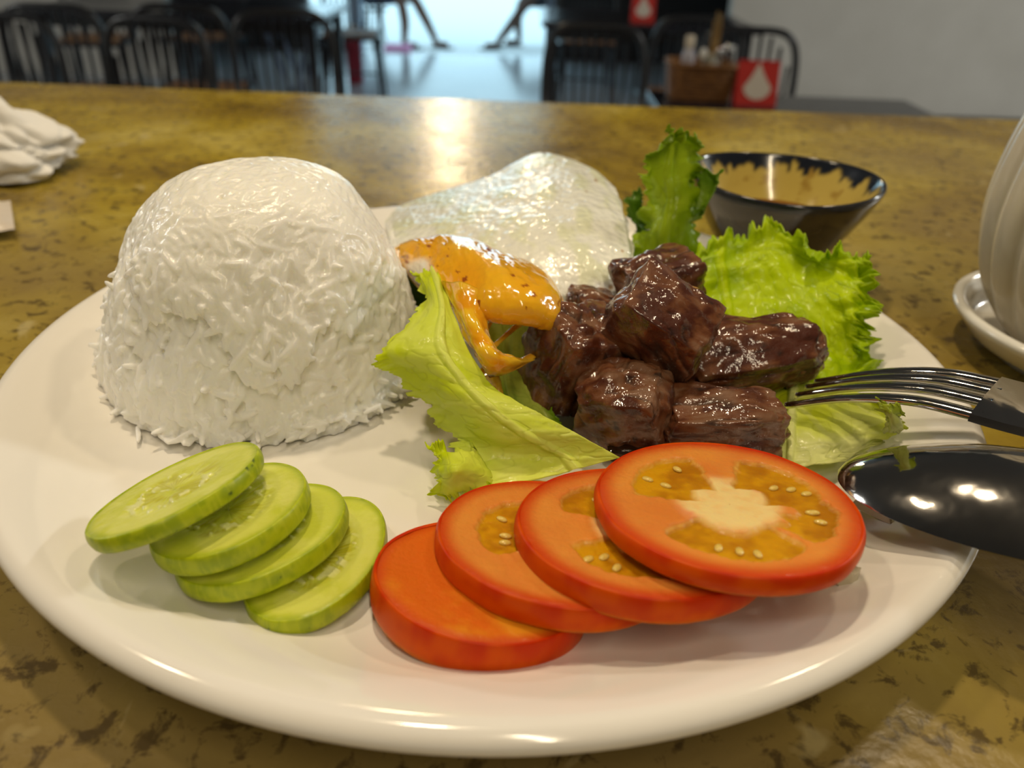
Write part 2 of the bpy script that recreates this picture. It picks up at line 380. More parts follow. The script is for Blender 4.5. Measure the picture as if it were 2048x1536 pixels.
# ------------------------------------------------------------------ slices: an ellipse seen in the photo laid on its own tilted plane
def plane_frame(el, n, h):
    cx, cy, A, B, ang = el
    nv = np.array([n[0], n[1], 1.]); nv /= np.linalg.norm(nv)
    c = W(cx, cy, h)
    ca, sa = math.cos(math.radians(ang)), math.sin(math.radians(ang))
    def pt(u, v):              # u,v in the unit disc of the image ellipse
        x = cx + A * u * ca - B * v * sa; y = cy + A * u * sa + B * v * ca
        d = ray(x, y); return EYE + d * (((c - EYE) @ nv) / (d @ nv))
    ring = np.array([pt(math.cos(t), math.sin(t)) for t in np.linspace(0, 2 * PI, 144, endpoint=False)])
    return ring.mean(0), nv, ring
def slice_disc(name, parent_label, cat, group, el, n, h, thick, colfn, mats, skin_mat_col, wob=.012, seed=0, rim_in=.93):
    c, nv, ring = plane_frame(el, n, h)
    nr_, na = 74, 360
    tt = np.linspace(0, 2 * PI, na, endpoint=False)
    rg = cr1(np.concatenate([ring, ring[:1]]), tt / (2 * PI) * 144)
    wv = 1 + wob * (fbm(np.stack([np.cos(tt) * 1.6 + seed, np.sin(tt) * 1.6, tt * 0], -1), 3, seed) - .5) * 2
    rg = c + (rg - c) * wv[:, None]
    e1 = rg[0] - c; e1 -= nv * (e1 @ nv); rad0 = np.linalg.norm(rg - c, axis=1).mean(); e1 /= np.linalg.norm(e1); e2 = np.cross(nv, e1)
    rs = np.linspace(.004, .985, nr_)
    Pn = c + (rg - c)[None] * rs[:, None, None]
    lx = (Pn - c) @ e1 / rad0; ly = (Pn - c) @ e2 / rad0
    col, hgt = colfn(rs[:, None] * np.ones(na), np.arctan2(ly, lx), lx, ly)
    Pn = Pn + nv * hgt[..., None]
    o = thing(name, tuple(c - nv * thick), parent_label, cat, group)
    bot = c + (rg - c)[None] * np.array([.985, .6, .2, .004])[:, None, None] * .985 - nv * thick
    allp = np.concatenate([Pn, c + (rg - c)[None] * .972 - nv * thick * .5, bot])
    cb = np.concatenate([col.reshape(-1, 3), np.tile(col[-8].mean(0), (5 * na, 1))])
    mk('flesh', allp.reshape(-1, 3), grid_f(nr_ + 5, na, wrap_v=True), mats[0], o, col=cb, loc=tuple(c - nv * thick)).location = (0, 0, 0)
    # skin band round the edge
    k = 12; aa = np.linspace(0, 1, k)
    bulge = np.sin(aa * PI) ** .6
    sk = []
    for q, bl in zip(aa, bulge):
        sk.append(c + (rg - c) * (.975 + .030 * bl) - nv * (thick * 1.02 * q - .00012))
    sk = np.array([c + (rg - c) * .955 - nv * .0003] + sk + [c + (rg - c) * .94 - nv * thick])
    sc_ = skin_mat_col(np.repeat(tt[None], k + 2, 0), np.concatenate([[0], aa, [1]])[:, None] * np.ones(na))
    mk('skin', sk.reshape(-1, 3), grid_f(k + 2, na, wrap_v=True), mats[1], o, col=sc_, loc=tuple(c - nv * thick)).location = (0, 0, 0)
    return o, c, nv, e1, e2, rad0

# cucumber
M_cuc = pm('cucumber_flesh', rough=.28, sss=.25, sssr=(.004, .005, .002), sc=1.0, attr=True, coat=.15, coatr=.12, bump=[('noise', 700, .25, .0005), ('noise', 90, .2, .001)])
M_cskin = pm('cucumber_skin', rough=.4, attr=True, sss=.1, sssr=(.002, .003, .001), bump=[('noise', 200, .25, .0008)])
def cuc_col(seed, ph):
    def f(r, th, x, y):
        n = fbm(np.stack([x * 3, y * 3, x * 0 + seed], -1), 4, seed)
        pale = np.array([.66, .70, .13]); mid = np.array([.52, .58, .018]); rim = np.array([.33, .43, .004])
        col = mixc(pale, mid, ss(.35, .7, n) * .7)
        core_ = ss(.62, .45, r + .10 * (n - .5))
        streak = vn(np.stack([x * 5 + n * 2, y * 9, r * 0], -1), seed + 4) * .6 + vn(np.stack([th * 18, r * 5, r * 0], -1), seed + 5) * .4
        col = mixc(col, (.47, .46, .004), core_ * ss(.35, .75, streak) * .85)
        lobes = np.abs(np.cos(1.5 * (th - ph))); col = mixc(col, (.68, .74, .30), core_ * ss(.985, 1., lobes) * .15 * n)
        seedm = core_ * ss(.25, .4, r) * ss(.72, .82, vn(np.stack([x * 16 + n * 3, y * 9, r * 0], -1), seed + 8))
        col = mixc(col, (.74, .76, .36), seedm * .8)
        col = mixc(col, rim, ss(.86, .985, r + .02 * (n - .5)) * .85)
        h = -.0003 * core_ + .00035 * seedm + .00025 * (streak - .5) * core_ - .0002 * ss(.9, 1, r) + (n - .5) * .0003
        return col, h
    return f
def cuc_skin(seed):
    def f(t, q):
        n = fbm(np.stack([np.cos(t) * 8, np.sin(t) * 8, q * 2], -1), 4, seed)
        st = vn(np.stack([t * 30, q * 1.0, q * 0], -1), seed + 2)
        c = mixc((.42, .50, .004), (.29, .38, .002), ss(.35, .7, n)); c = mixc(c, (.50, .56, .02), ss(.6, .9, st) * .5)
        return mixc(c, (.07, .12, .012), ss(.76, .82, n))
    return f
CG = 'cucumber slices fanned at the front left of the plate'
for i, (el, n, h, lb) in enumerate([
        ((628, 1118, 166, 97, -38), (-.08, .04), .0128, 'cucumber slice lowest of the fan, touching the tomatoes, whole seedy face in view'),
        ((518, 1070, 186, 79, -24), (-.17, .10), .0175, 'cucumber slice third from the rice, mostly hidden by the one above'),
        ((454, 1022, 172, 72, -25), (-.24, .12), .0222, 'second cucumber slice from the rice, with a glistening seed core'),
        ((343, 981, 197, 46, -27), (-.34, .19), .0272, 'cucumber slice on top of the fan, steeply tilted, nearest the rice')]):
    slice_disc('cucumber_slice', lb, 'cucumber slice', CG, el, n, h, (.0042 if i < 3 else .0034), cuc_col(3 + i * 11, .7 + i), (M_cuc, M_cskin), cuc_skin(5 + i * 7), wob=.02, seed=2 + i)

# tomato
M_tom = pm('tomato_flesh', rough=.42, spec=.22, sss=.3, sssr=(.005, .0015, .0006), sc=1.0, attr=True, coat=.10, coatr=.06, bump=[('noise', 900, .3, .0005)])
M_tskin = pm('tomato_skin', rough=.40, spec=.16, attr=True, sss=.2, sssr=(.006, .0015, .0005), sc=1.0)
M_seed = pm('tomato_seed', (.72, .52, .12), rough=.18, sss=.2, sssr=(.003, .002, .001), coat=.6)
def tom_col(seed, cells, core_r=.52):
    # cells: list of (angle, half width) of the gel chambers
    def f(r, th, x, y):
        n = fbm(np.stack([x * 2.5 + 3, y * 2.5, x * 0 + seed], -1), 4, seed); fine = fbm(np.stack([x * 14, y * 14, x * 0 + seed], -1), 3, seed + 3)
        wall = mixc((.64, .17, .030), (.74, .29, .045), n * 1.1)
        wall = mixc(wall, (.58, .055, .003), ss(.80, .97, r))
        core_c = mixc((.80, .33, .15), (.84, .56, .22), ss(.45, .62, n + .15 * (1 - r)))
        star = ss(.46, .30, r + .10 * (n - .5))
        col = mixc(wall, core_c, star)
        gel = np.zeros_like(r)
        for (a, hw, r0, r1) in cells:
            d = np.abs((th - a + PI) % (2 * PI) - PI)
            rw = r + .05 * (fine - .5) + .07 * (n - .5)
            m = ss(hw + .05, hw - .08, d + .20 * (n - .5) + .10 * (fine - .5)) * ss(r0 - .03, r0 + .05, rw + .10 * d / hw) * ss(r1 + .025, r1 - .025, rw + .08 * (d / hw) ** 2)
            gel = np.maximum(gel, m)
        gc = mixc((.42, .16, .001), (.62, .30, .002), ss(.35, .65, fine * .25 + n * .75))
        col = mixc(col, gc, gel)
        edge = ss(.2, .5, gel) * ss(.9, .5, gel)
        col = mixc(col, (.74, .50, .12), edge * .4)
        # pale yellow ragged core patch
        pc = star * ss(.40, .62, fine * .4 + n * .6) * (1 - gel)
        col = mixc(col, (.84, .68, .30), pc * .65)
        h = -.0009 * gel + .00022 * (fine - .5) - .0003 * ss(.9, 1, r) ** 2 + .00025 * (n - .5)
        return col, h
    return f
def tom_skin(t, q):
    n = fbm(np.stack([np.cos(t) * 4, np.sin(t) * 4, q], -1), 3, 3)
    c = mixc((.52, .026, .0), (.70, .10, .0), ss(.3, .7, n) * .6 + q * .5)
    return mixc(c, (.70, .22, .002), ss(.8, 1., q) * .7)
TG = 'tomato slices overlapping at the front right of the plate'
toms = [((965, 1165, 222, 122, 9), (.11, .12), .0158, 'small pale end slice of tomato, lowest and leftmost of the row, beside the cucumber', 4, [], .0078),
        ((1116, 1090, 247, 124, 10.5), (.07, .13), .0192, 'second tomato slice from the cucumber, one gel pocket with yellow seeds in view', 7, [(PI * .93, .95, .30, .68), (-PI * .35, .5, .36, .70), (PI * .35, .5, .36, .7)], .0056),
        ((1292, 1068, 262, 128, 9), (.03, .13), .0232, 'third tomato slice from the cucumber, partly under the topmost slice', 15, [(-PI * .62, .60, .36, .74), (PI * .80, .55, .34, .74), (-.9, .6, .4, .74)], .0056),
        ((1464, 1020, 277, 129, 11), (0., .15), .0282, 'topmost tomato slice with the whole star shaped core showing', 23, [(2.75, .62, .30, .78), (1.05, .62, .36, .80), (-1.30, .85, .42, .78), (-.10, .30, .45, .78), (.30, .35, .52, .80)], .0042)]
rs_ = np.random.default_rng(8)
for el, n, h, lb, seed, cells, tk in toms:
    cf = tom_col(seed, cells)
    if seed == 4:
        def cf(r, th, x, y):
            nn = fbm(np.stack([x * 2.2, y * 2.2, x * 0], -1), 4, 2)
            c = mixc((.66, .13, .006), (.74, .27, .012), ss(.35, .65, nn)); c = mixc(c, (.58, .06, .002), ss(.82, .98, r))
            return c, -.0004 * ss(.80, 1, r) ** 2 + .0005 * (nn - .5)
    o, c, nv, e1, e2, R0 = slice_disc('tomato_slice', lb, 'tomato slice', TG, el, n, h, tk, cf, (M_tom, M_tskin), tom_skin, wob=.02, seed=seed)
    for (a, hw, r0, r1) in cells:
        for k in range(3 if hw > .3 else 0):
            rr_ = rs_.uniform(r0 + .08, r1 - .08); aa = a + rs_.uniform(-hw * .6, hw * .6)
            p = c + R0 * rr_ * (math.cos(aa) * e1 + math.sin(aa) * e2) - nv * .0007
            sv, sf = sphere(14, 8); dr = math.cos(aa) * e1 + math.sin(aa) * e2; tn = np.cross(nv, dr)
            v = p + sv[:, :1] * dr * .0013 + sv[:, 1:2] * tn * .0008 + sv[:, 2:] * nv * .0005
            mk('seed', v, sf, M_seed, o, loc=tuple(o.location)).location = (0, 0, 0)

# ------------------------------------------------------------------ lettuce
M_leaf = pm('lettuce', rough=.38, attr=True, spec=.3, sss=0, coat=.18, coatr=.10, translucent=.38, bump=[('noise', 260, .25, .0008), ('noise', 900, .2, .0004)])
def leaf(name, ctrl, label, nu=150, nv=90, frill=(1, 1, 1, 1), famp=.0022, jag=.0035, crink=.0016, rib=None, ribw=.10, pale=(.60, .68, .26), green=(.30, .48, .018), dark=(.12, .27, .008), darkt=0., seed=0, fr=10, palew=None):
    ct = np.array([[W(*q) if len(q) == 3 else WY(q[0], q[1], q[3]) for q in row] for row in ctrl])
    G = surf(ct, nu, nv); n = normals(G)
    if n[..., 2].mean() < 0: n = -n
    U, Vv = np.meshgrid(np.linspace(0, 1, nu), np.linspace(0, 1, nv), indexing='ij')
    L = np.linalg.norm(np.diff(G, axis=0), axis=-1).sum(0).mean(); Wd = np.linalg.norm(np.diff(G, axis=1), axis=-1).sum(1).mean()
    # edges: 0 = u0, 1 = u1, 2 = v0, 3 = v1
    eu0, eu1, ev0, ev1 = (ss(.16, 0, U) * frill[0], ss(.84, 1, U) * frill[1], ss(.30, 0, Vv) * frill[2], ss(.70, 1, Vv) * frill[3])
    edge = np.clip(np.maximum(np.maximum(eu0, eu1), np.maximum(ev0, ev1)), 0, 1)
    tu = np.gradient(G, axis=0); tu /= np.linalg.norm(tu, axis=-1, keepdims=True) + 1e-9; tv = np.gradient(G, axis=1); tv /= np.linalg.norm(tv, axis=-1, keepdims=True) + 1e-9
    # jagged outline
    def jn(t, s): return (np.abs(vn(np.stack([t, t * 0 + s, t * 0], -1), s) * 2 - 1) + .6 * np.abs(vn(np.stack([t * 2.9, t * 0, t * 0 + s], -1), s + 1) * 2 - 1))
    G = G + tv * (ev1 ** 3 * jag * (jn(U * L * 420, seed + 1) - .6))[..., None] - tv * (ev0 ** 3 * jag * (jn(U * L * 420, seed + 2) - .6))[..., None]
    G = G + tu * (eu1 ** 3 * jag * (jn(Vv * Wd * 420, seed + 3) - .6))[..., None] - tu * (eu0 ** 3 * jag * (jn(Vv * Wd * 420, seed + 4) - .6))[..., None]
    ph = U * L * 200 * fr / 10 + Vv * Wd * 130 * fr / 10
    wv = np.sin(ph * 2.4 + 3 * vn(np.stack([U * 5, Vv * 5, U * 0], -1), seed)) * .6 + (vn(np.stack([U * L * 260, Vv * Wd * 260, U * 0], -1), seed + 6) - .5) * 1.8
    cr = fbm(np.stack([U * L * 130, Vv * Wd * 130, U * 0 + seed], -1), 3, seed + 9) - .5
    # branching veins
    rv = .5 if rib is None else rib
    dv_ = np.abs(Vv - rv); vein = np.zeros_like(U)
    if rib is not None:
        vein = ss(ribw, ribw * .3, dv_ * (1 + .6 * U))
    br = np.abs(np.sin((U * L * 60 - dv_ * Wd * 75) + 5.5 * (fbm(np.stack([U * L * 45, Vv * Wd * 45, U * 0 + seed], -1), 3, seed + 30) - .5))); side = ss(.965, 1.0, br) * ss(.0, .08, dv_)
    net = ss(.05, .0, np.abs(fbm(np.stack([U * L * 210, Vv * Wd * 210, U * 0 + 2], -1), 2, seed + 12) - .5)) * .7
    G = G + n * (edge ** 1.5 * famp * wv + crink * cr * 1.6 + vein * .0010 + side * .00012 - net * .00022)[..., None]
    cn = fbm(np.stack([U * L * 60, Vv * Wd * 60, U * 0 + seed], -1), 4, seed + 20)
    pm_ = ss(.62, .36, cn + .22 * (edge - .3))
    if palew is not None: pm_ = np.clip(pm_ * .5 + palew(U, Vv), 0, 1)
    col = mixc(green, pale, pm_); col = mixc(col, pale, np.clip(vein * .9 + side * .35, 0, 1)); col = mixc(col, np.array(green) * .75, net * .35)
    col = mixc(col, dark, ss(.45, .75, cn + darkt) * np.clip(darkt * 2, 0, 1))
    o = mk(name, G.reshape(-1, 3), grid_f(nu, nv), M_leaf, col=col, loc=tuple(G.reshape(-1, 3).mean(0) - np.array([0, 0, 0])))
    md = o.modifiers.new('thickness', 'SOLIDIFY'); md.thickness = .00035; md.offset = 0
    tag(o, label, 'lettuce leaf'); return o
leaf('lettuce_leaf', [
    [(832, 548, .040), (856, 541, .042), (884, 552, .041)],
    [(842, 622, .036), (872, 612, .040), (907, 630, .038)],
    [(752, 704, .032), (850, 690, .036), (945, 712, .033)],
    [(806, 752, .025), (890, 752, .031), (985, 776, .027)],
    [(858, 818, .018), (940, 812, .026), (1052, 816, .024)],
    [(905, 872, .014), (1005, 868, .020), (1125, 852, .021)],
    [(938, 925, .012), (1075, 905, .014), (1185, 884, .018)],
    [(962, 985, .010), (1110, 950, .011), (1240, 915, .015)]],
    'long light green lettuce leaf running from beside the rice down to the tomatoes', nu=220, nv=110, frill=(.8, .1, 1, .2), famp=.0010, jag=.0045, rib=.66, ribw=.09, crink=.0010,
    pale=(.92, 1.0, .24), green=(.78, .90, .016), seed=3, palew=lambda U, V: ss(.35, .95, U) * .65)
leaf('lettuce_leaf', [
    [(868, 900, .016), (905, 898, .016), (950, 905, .014)],
    [(872, 930, .015), (915, 926, .019), (965, 925, .013)],
    [(868, 962, .013), (915, 950, .018), (985, 950, .011)],
    [(885, 1000, .010), (935, 985, .011), (1000, 965, .010)]],
    'small frilly lettuce tip curling on the plate just left of the tomatoes', nu=90, nv=80, frill=(1, 1, 1, .2), famp=.0020, jag=.004, pale=(.88, .96, .14), green=(.72, .84, .01), seed=11)
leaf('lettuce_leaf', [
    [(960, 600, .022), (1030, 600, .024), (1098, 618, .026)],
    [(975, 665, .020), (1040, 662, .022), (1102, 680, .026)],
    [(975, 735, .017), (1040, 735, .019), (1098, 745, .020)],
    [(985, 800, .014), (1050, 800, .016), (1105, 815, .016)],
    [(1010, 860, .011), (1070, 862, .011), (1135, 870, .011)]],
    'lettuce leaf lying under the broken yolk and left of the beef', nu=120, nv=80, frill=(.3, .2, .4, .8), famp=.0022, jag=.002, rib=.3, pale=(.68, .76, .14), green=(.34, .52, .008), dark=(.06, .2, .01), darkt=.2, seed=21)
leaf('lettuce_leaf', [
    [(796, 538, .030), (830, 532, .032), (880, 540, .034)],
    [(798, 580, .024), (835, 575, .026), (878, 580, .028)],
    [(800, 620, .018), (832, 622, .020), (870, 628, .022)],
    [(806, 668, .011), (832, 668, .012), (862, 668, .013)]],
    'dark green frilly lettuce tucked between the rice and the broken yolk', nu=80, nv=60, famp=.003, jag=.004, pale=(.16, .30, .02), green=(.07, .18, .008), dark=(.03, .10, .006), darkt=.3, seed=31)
Y3 = .262
leaf('lettuce_leaf', [
    [(1270, 600, 0, .252), (1330, 600, 0, .250), (1400, 600, 0, .252)],
    [(1268, 520, 0, .260), (1330, 525, 0, .256), (1396, 520, 0, .260)],
    [(1282, 450, 0, .264), (1335, 455, 0, .256), (1398, 450, 0, .262)],
    [(1300, 395, 0, .266), (1345, 400, 0, .260), (1402, 392, 0, .266)],
    [(1284, 335, 0, .262), (1340, 345, 0, .264), (1396, 338, 0, .268)],
    [(1306, 292, 0, .262), (1350, 290, 0, .266), (1402, 296, 0, .270)],
    [(1335, 272, 0, .262), (1360, 266, 0, .264), (1392, 274, 0, .268)]],
    'tall green lettuce leaf standing upright between the egg and the sauce bowl', nu=170, nv=80, frill=(0, 1, .9, .9), famp=.0032, jag=.0045, rib=.45, ribw=.12, pale=(.50, .66, .02), green=(.28, .44, .0), seed=41, darkt=.05)
leaf('lettuce_leaf', [
    [(1385, 430, 0, .262), (1392, 400, 0, .264), (1396, 370, 0, .266), (1392, 345, 0, .268)],
    [(1400, 425, 0, .262), (1410, 405, 0, .262), (1418, 380, 0, .264), (1420, 342, 0, .266)],
    [(1402, 410, 0, .260), (1420, 396, 0, .260), (1434, 375, 0, .262), (1445, 348, 0, .264)]],
    'small curled green lettuce lobe in front of the left end of the sauce bowl', nu=60, nv=70, famp=.0014, jag=.002, pale=(.30, .46, .03), green=(.17, .33, .01), seed=47)
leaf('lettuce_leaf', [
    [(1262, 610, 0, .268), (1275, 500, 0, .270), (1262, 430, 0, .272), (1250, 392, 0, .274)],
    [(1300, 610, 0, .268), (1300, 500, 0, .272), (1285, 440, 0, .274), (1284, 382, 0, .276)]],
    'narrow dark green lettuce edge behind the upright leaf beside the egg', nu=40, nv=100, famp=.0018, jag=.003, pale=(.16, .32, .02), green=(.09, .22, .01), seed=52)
leaf('lettuce_leaf', [
    [(1330, 560, .030), (1400, 500, .036), (1480, 470, .040), (1545, 448, .044), (1620, 490, .042), (1700, 505, .042), (1750, 530, .040)],
    [(1330, 590, .027), (1400, 540, .031), (1480, 520, .034), (1550, 505, .037), (1630, 525, .036), (1695, 545, .038), (1752, 572, .036)],
    [(1340, 630, .022), (1410, 590, .026), (1490, 570, .028), (1560, 570, .030), (1630, 580, .031), (1690, 600, .032), (1742, 622, .030)],
    [(1350, 680, .018), (1420, 650, .020), (1500, 640, .022), (1570, 640, .023), (1640, 650, .024), (1690, 662, .024), (1738, 672, .024)],
    [(1370, 740, .014), (1430, 720, .015), (1510, 710, .016), (1580, 715, .016), (1640, 715, .017), (1700, 725, .016), (1744, 722, .016)],
    [(1400, 800, .012), (1450, 790, .012), (1520, 790, .012), (1590, 790, .012), (1650, 780, .013), (1700, 775, .013), (1740, 770, .012)]],
    'broad bright green frilly lettuce leaf spread behind the beef', nu=200, nv=220, frill=(1, .2, .15, 1), famp=.0040, jag=.0045, crink=.0022, rib=.25, ribw=.03, pale=(.64, .80, .003), green=(.46, .66, .0), seed=61, fr=12)
leaf('lettuce_leaf', [
    [(1540, 770, .013), (1620, 765, .014), (1700, 775, .015), (1745, 800, .018)],
    [(1530, 820, .013), (1620, 822, .016), (1710, 830, .017), (1800, 838, .020)],
    [(1525, 870, .012), (1620, 880, .015), (1700, 884, .015), (1776, 870, .013)],
    [(1530, 925, .011), (1610, 932, .012), (1670, 925, .012), (1722, 905, .0115)]],
    'pale yellowish lettuce leaf lying under the fork and right of the beef', nu=140, nv=140, frill=(.2, .3, .1, 1), famp=.0016, jag=.003, crink=.0018, rib=.2, ribw=.05, pale=(.88, .92, .40), green=(.72, .82, .01), seed=71,
    palew=lambda U, V: ss(.25, .9, U) * .8)
leaf('lettuce_leaf', [
    [(1752, 806, .0375), (1775, 812, .0375), (1800, 822, .035)],
    [(1768, 830, .034), (1786, 832, .036), (1802, 838, .032)],
    [(1776, 860, .022), (1786, 862, .025), (1796, 862, .021)]],
    'tiny yellow green lettuce scrap curling up over the nearest fork tine', nu=50, nv=40, famp=.0012, jag=.003, pale=(.66, .72, .20), green=(.46, .56, .04), seed=77)

# ------------------------------------------------------------------ fried egg
M_egg = pm('egg_white', rough=.30, attr=True, sss=.35, sssr=(.004, .004, .0035), sc=1.0, coat=.7, coatr=.05, bump=[('voro', 420, .5, .0012), ('noise', 300, .4, .0010)])
M_yolk = pm('egg_yolk', rough=.16, attr=True, sss=.25, sssr=(.006, .003, .0008), sc=1.0, coat=.8, coatr=.06, bump=[('noise', 300, .25, .0008)])
egg = thing('fried_egg', tuple(W(1080, 480, .03)), 'fried egg with broken runny orange yolk, tilted up behind the rice and beef', 'egg')
ct = np.array([[W(*q) for q in row] for row in [
    [(800, 424, .021), (868, 396, .026), (975, 358, .034), (1075, 306, .040), (1172, 332, .040), (1236, 388, .038)],
    [(772, 440, .020), (880, 425, .029), (985, 405, .035), (1085, 395, .040), (1180, 415, .040), (1256, 452, .036)],
    [(776, 480, .021), (880, 475, .029), (985, 480, .034), (1085, 500, .036), (1180, 520, .035), (1268, 530, .032)],
    [(800, 530, .021), (900, 548, .026), (1000, 585, .028), (1100, 612, .027), (1180, 625, .025), (1245, 605, .024)]]])
nu, nv = 130, 200
G = surf(ct, nu, nv); n = normals(G); n = n if n[..., 2].mean() > 0 else -n
U, Vv = np.meshgrid(np.linspace(0, 1, nu), np.linspace(0, 1, nv), indexing='ij')
cen = G[nu // 2, nv // 2]
ed = np.minimum(np.minimum(U * 1.0, (1 - U)), np.minimum(Vv * 1.6, (1 - Vv) * 1.6))
rim_ = ss(.0, .07, ed)
outw = G - cen; outw /= np.linalg.norm(outw, axis=-1, keepdims=True) + 1e-9
G = G + outw * ((1 - ss(0, .05, ed)) * .0016 * (fbm(outw * 6, 3, 4) * 2 - 1))[..., None]
lum = fbm(np.stack([U * 9, Vv * 13, U * 0], -1), 4, 8)
TOPE = G + n * (.0026 * rim_ + .0012 * (lum - .5))[..., None]
BOTE = G - n * (.0018 * rim_)[..., None]
fine = fbm(np.stack([U * 45, Vv * 60, U * 0], -1), 3, 12)
col = mixc((.86, .87, .80), (.76, .79, .56), ss(.45, .7, lum) * .8)
col = mixc(col, (.45, .22, .05), ss(.70, .78, fine) * (1 - ss(0, .05, ed)) * 1.0)
for (u0, v0, r0) in ((.16, .83, .012), (.62, .93, .010), (.28, .78, .007), (.86, .88, .018)):
    dd = np.hypot((U - u0) * .7, Vv - v0); col = mixc(col, (.42, .22, .05), ss(r0, r0 * .4, dd) * .8)
V, F = join([(TOPE.reshape(-1, 3), grid_f(nu, nv)), (BOTE.reshape(-1, 3), grid_f(nu, nv)[:, ::-1])])
ring_i = list(range(nv)) + [i * nv + nv - 1 for i in range(1, nu)] + [(nu - 1) * nv + j for j in range(nv - 2, -1, -1)] + [i * nv for i in range(nu - 2, 0, -1)]
m_ = nu * nv
F += [(ring_i[k], ring_i[k - 1], ring_i[k - 1] + m_, ring_i[k] + m_) for k in range(len(ring_i))]
mk('egg_white', V, F, M_egg, egg, col=np.concatenate([col.reshape(-1, 3)] * 2), loc=tuple(egg.location)).location = (0, 0, 0)
ct = np.array([[W(*q) for q in row] for row in [
    [(786, 500, .029), (812, 486, .034), (868, 474, .038), (935, 482, .039), (990, 512, .039), (1050, 530, .038)],
    [(790, 516, .029), (840, 512, .037), (892, 508, .041), (950, 512, .043), (1030, 540, .043), (1100, 560, .039)],
    [(800, 532, .028), (856, 545, .036), (905, 556, .041), (970, 560, .044), (1055, 580, .044), (1126, 598, .038)],
    [(830, 548, .029), (890, 590, .034), (925, 605, .038), (978, 612, .041), (1055, 622, .041), (1130, 640, .036)],
    [(858, 556, .030), (905, 620, .034), (938, 640, .036), (975, 622, .038), (1050, 636, .038), (1122, 664, .033)]]])
nu, nv = 100, 160
G = surf(ct, nu, nv); n = normals(G); n = n if n[..., 2].mean() > 0 else -n
U, Vv = np.meshgrid(np.linspace(0, 1, nu), np.linspace(0, 1, nv), indexing='ij')
ed = np.minimum(np.minimum(U, 1 - U) * 1.2, np.minimum(Vv, 1 - Vv) * 2); rim_ = np.sqrt(ss(0, .22, ed))
lum = fbm(np.stack([U * 4, Vv * 9, U * 0], -1), 4, 28)
TOPY = G + n * (.0030 * rim_ + .0022 * (lum - .5))[..., None]; BOTY = G - n * (.0016 * rim_)[..., None]
col = mixc((.86, .38, .008), (.92, .52, .02), lum)
film = np.exp(-((U - .26 - .12 * np.sin(Vv * 7)) / .06) ** 2) * ss(.42, .6, Vv) + np.exp(-((U - .10) / .05) ** 2) * ss(.45, .7, Vv)
film = np.maximum(film, ss(.93, .985, Vv)) * (.5 + .5 * vn(np.stack([U * 12, Vv * 30, U * 0], -1), 3))
col = mixc(col, (.84, .66, .36), np.clip(film, 0, 1) * .8)
col = mixc(col, (.84, .50, .03), ss(.24, .05, Vv) * .6)
wf_ = ss(.34, .26, Vv) * ss(.10, .16, Vv) * ss(.36, .46, U + .04 * lum) * ss(.95, .8, U); col = mixc(col, (.80, .78, .72), wf_)
sp_ = fbm(np.stack([U * 16, Vv * 26, U * 0], -1), 3, 30); col = mixc(col, (.16, .05, .008), ss(.62, .68, sp_) * ss(.22, .08, Vv)); col = mixc(col, (.35, .09, .01), ss(.76, .80, sp_))
V, F = join([(TOPY.reshape(-1, 3), grid_f(nu, nv)), (BOTY.reshape(-1, 3), grid_f(nu, nv)[:, ::-1])])
ring_i = list(range(nv)) + [i * nv + nv - 1 for i in range(1, nu)] + [(nu - 1) * nv + j for j in range(nv - 2, -1, -1)] + [i * nv for i in range(nu - 2, 0, -1)]
m_ = nu * nv; F += [(ring_i[k], ring_i[k - 1], ring_i[k - 1] + m_, ring_i[k] + m_) for k in range(len(ring_i))]
mk('yolk', V, F, M_yolk, egg, col=np.concatenate([col.reshape(-1, 3)] * 2), loc=tuple(egg.location)).location = (0, 0, 0)
def strand(pts, rads, seed, flat=.5):
    P = np.array([W(*p) for p in pts]); m = 40; t = np.linspace(0, len(P) - 1, m); Q = cr1(P, t); R_ = cr1(np.array(rads)[:, None], t)[:, 0]
    R_ = R_ * (1 + .35 * (vn(np.stack([t * 2.2, t * 0, t * 0], -1), seed) - .5))
    V, F = tube(Q, R_, 14); V = V.reshape(m, 14, 3); V[..., 2] = Q[:, None, 2] + (V[..., 2] - Q[:, None, 2]) * flat
    nn = vn(V * 300, seed)
    mk('yolk_strand', V.reshape(-1, 3), F, M_yolk, egg, col=mixc((.80, .34, .012), (.84, .50, .04), nn.ravel()), loc=tuple(egg.location)).location = (0, 0, 0)
ct = np.array([[W(*q) for q in row] for row in [
    [(880, 560, .0415), (930, 575, .0435), (995, 596, .0425)],
    [(906, 618, .0385), (938, 626, .0405), (976, 640, .0385)],
    [(932, 672, .0350), (958, 680, .0370), (990, 692, .0345)],
    [(954, 716, .0315), (984, 720, .0335), (1024, 712, .0315)],
    [(978, 756, .0265), (1014, 748, .0280), (1068, 720, .0280)]]])
nu, nv = 70, 50; G = surf(ct, nu, nv); n = normals(G); n = n if n[..., 2].mean() > 0 else -n
U, Vv = np.meshgrid(np.linspace(0, 1, nu), np.linspace(0, 1, nv), indexing='ij')
lum = fbm(np.stack([U * 6, Vv * 4, U * 0], -1), 3, 77); rim_ = np.sqrt(np.clip(np.minimum(np.minimum(Vv, 1 - Vv) * 2.2, (1 - U) * 5), 0, 1))
G = G + (normals(G) * 0) + np.gradient(G, axis=1) * (nv * .10 * (lum - .5) * np.sign(Vv - .5) * (1 - rim_))[..., None]
TOPY = G + n * (.0018 * rim_ + .0016 * (lum - .5))[..., None]; BOTY = G - n * (.0012 * rim_)[..., None]
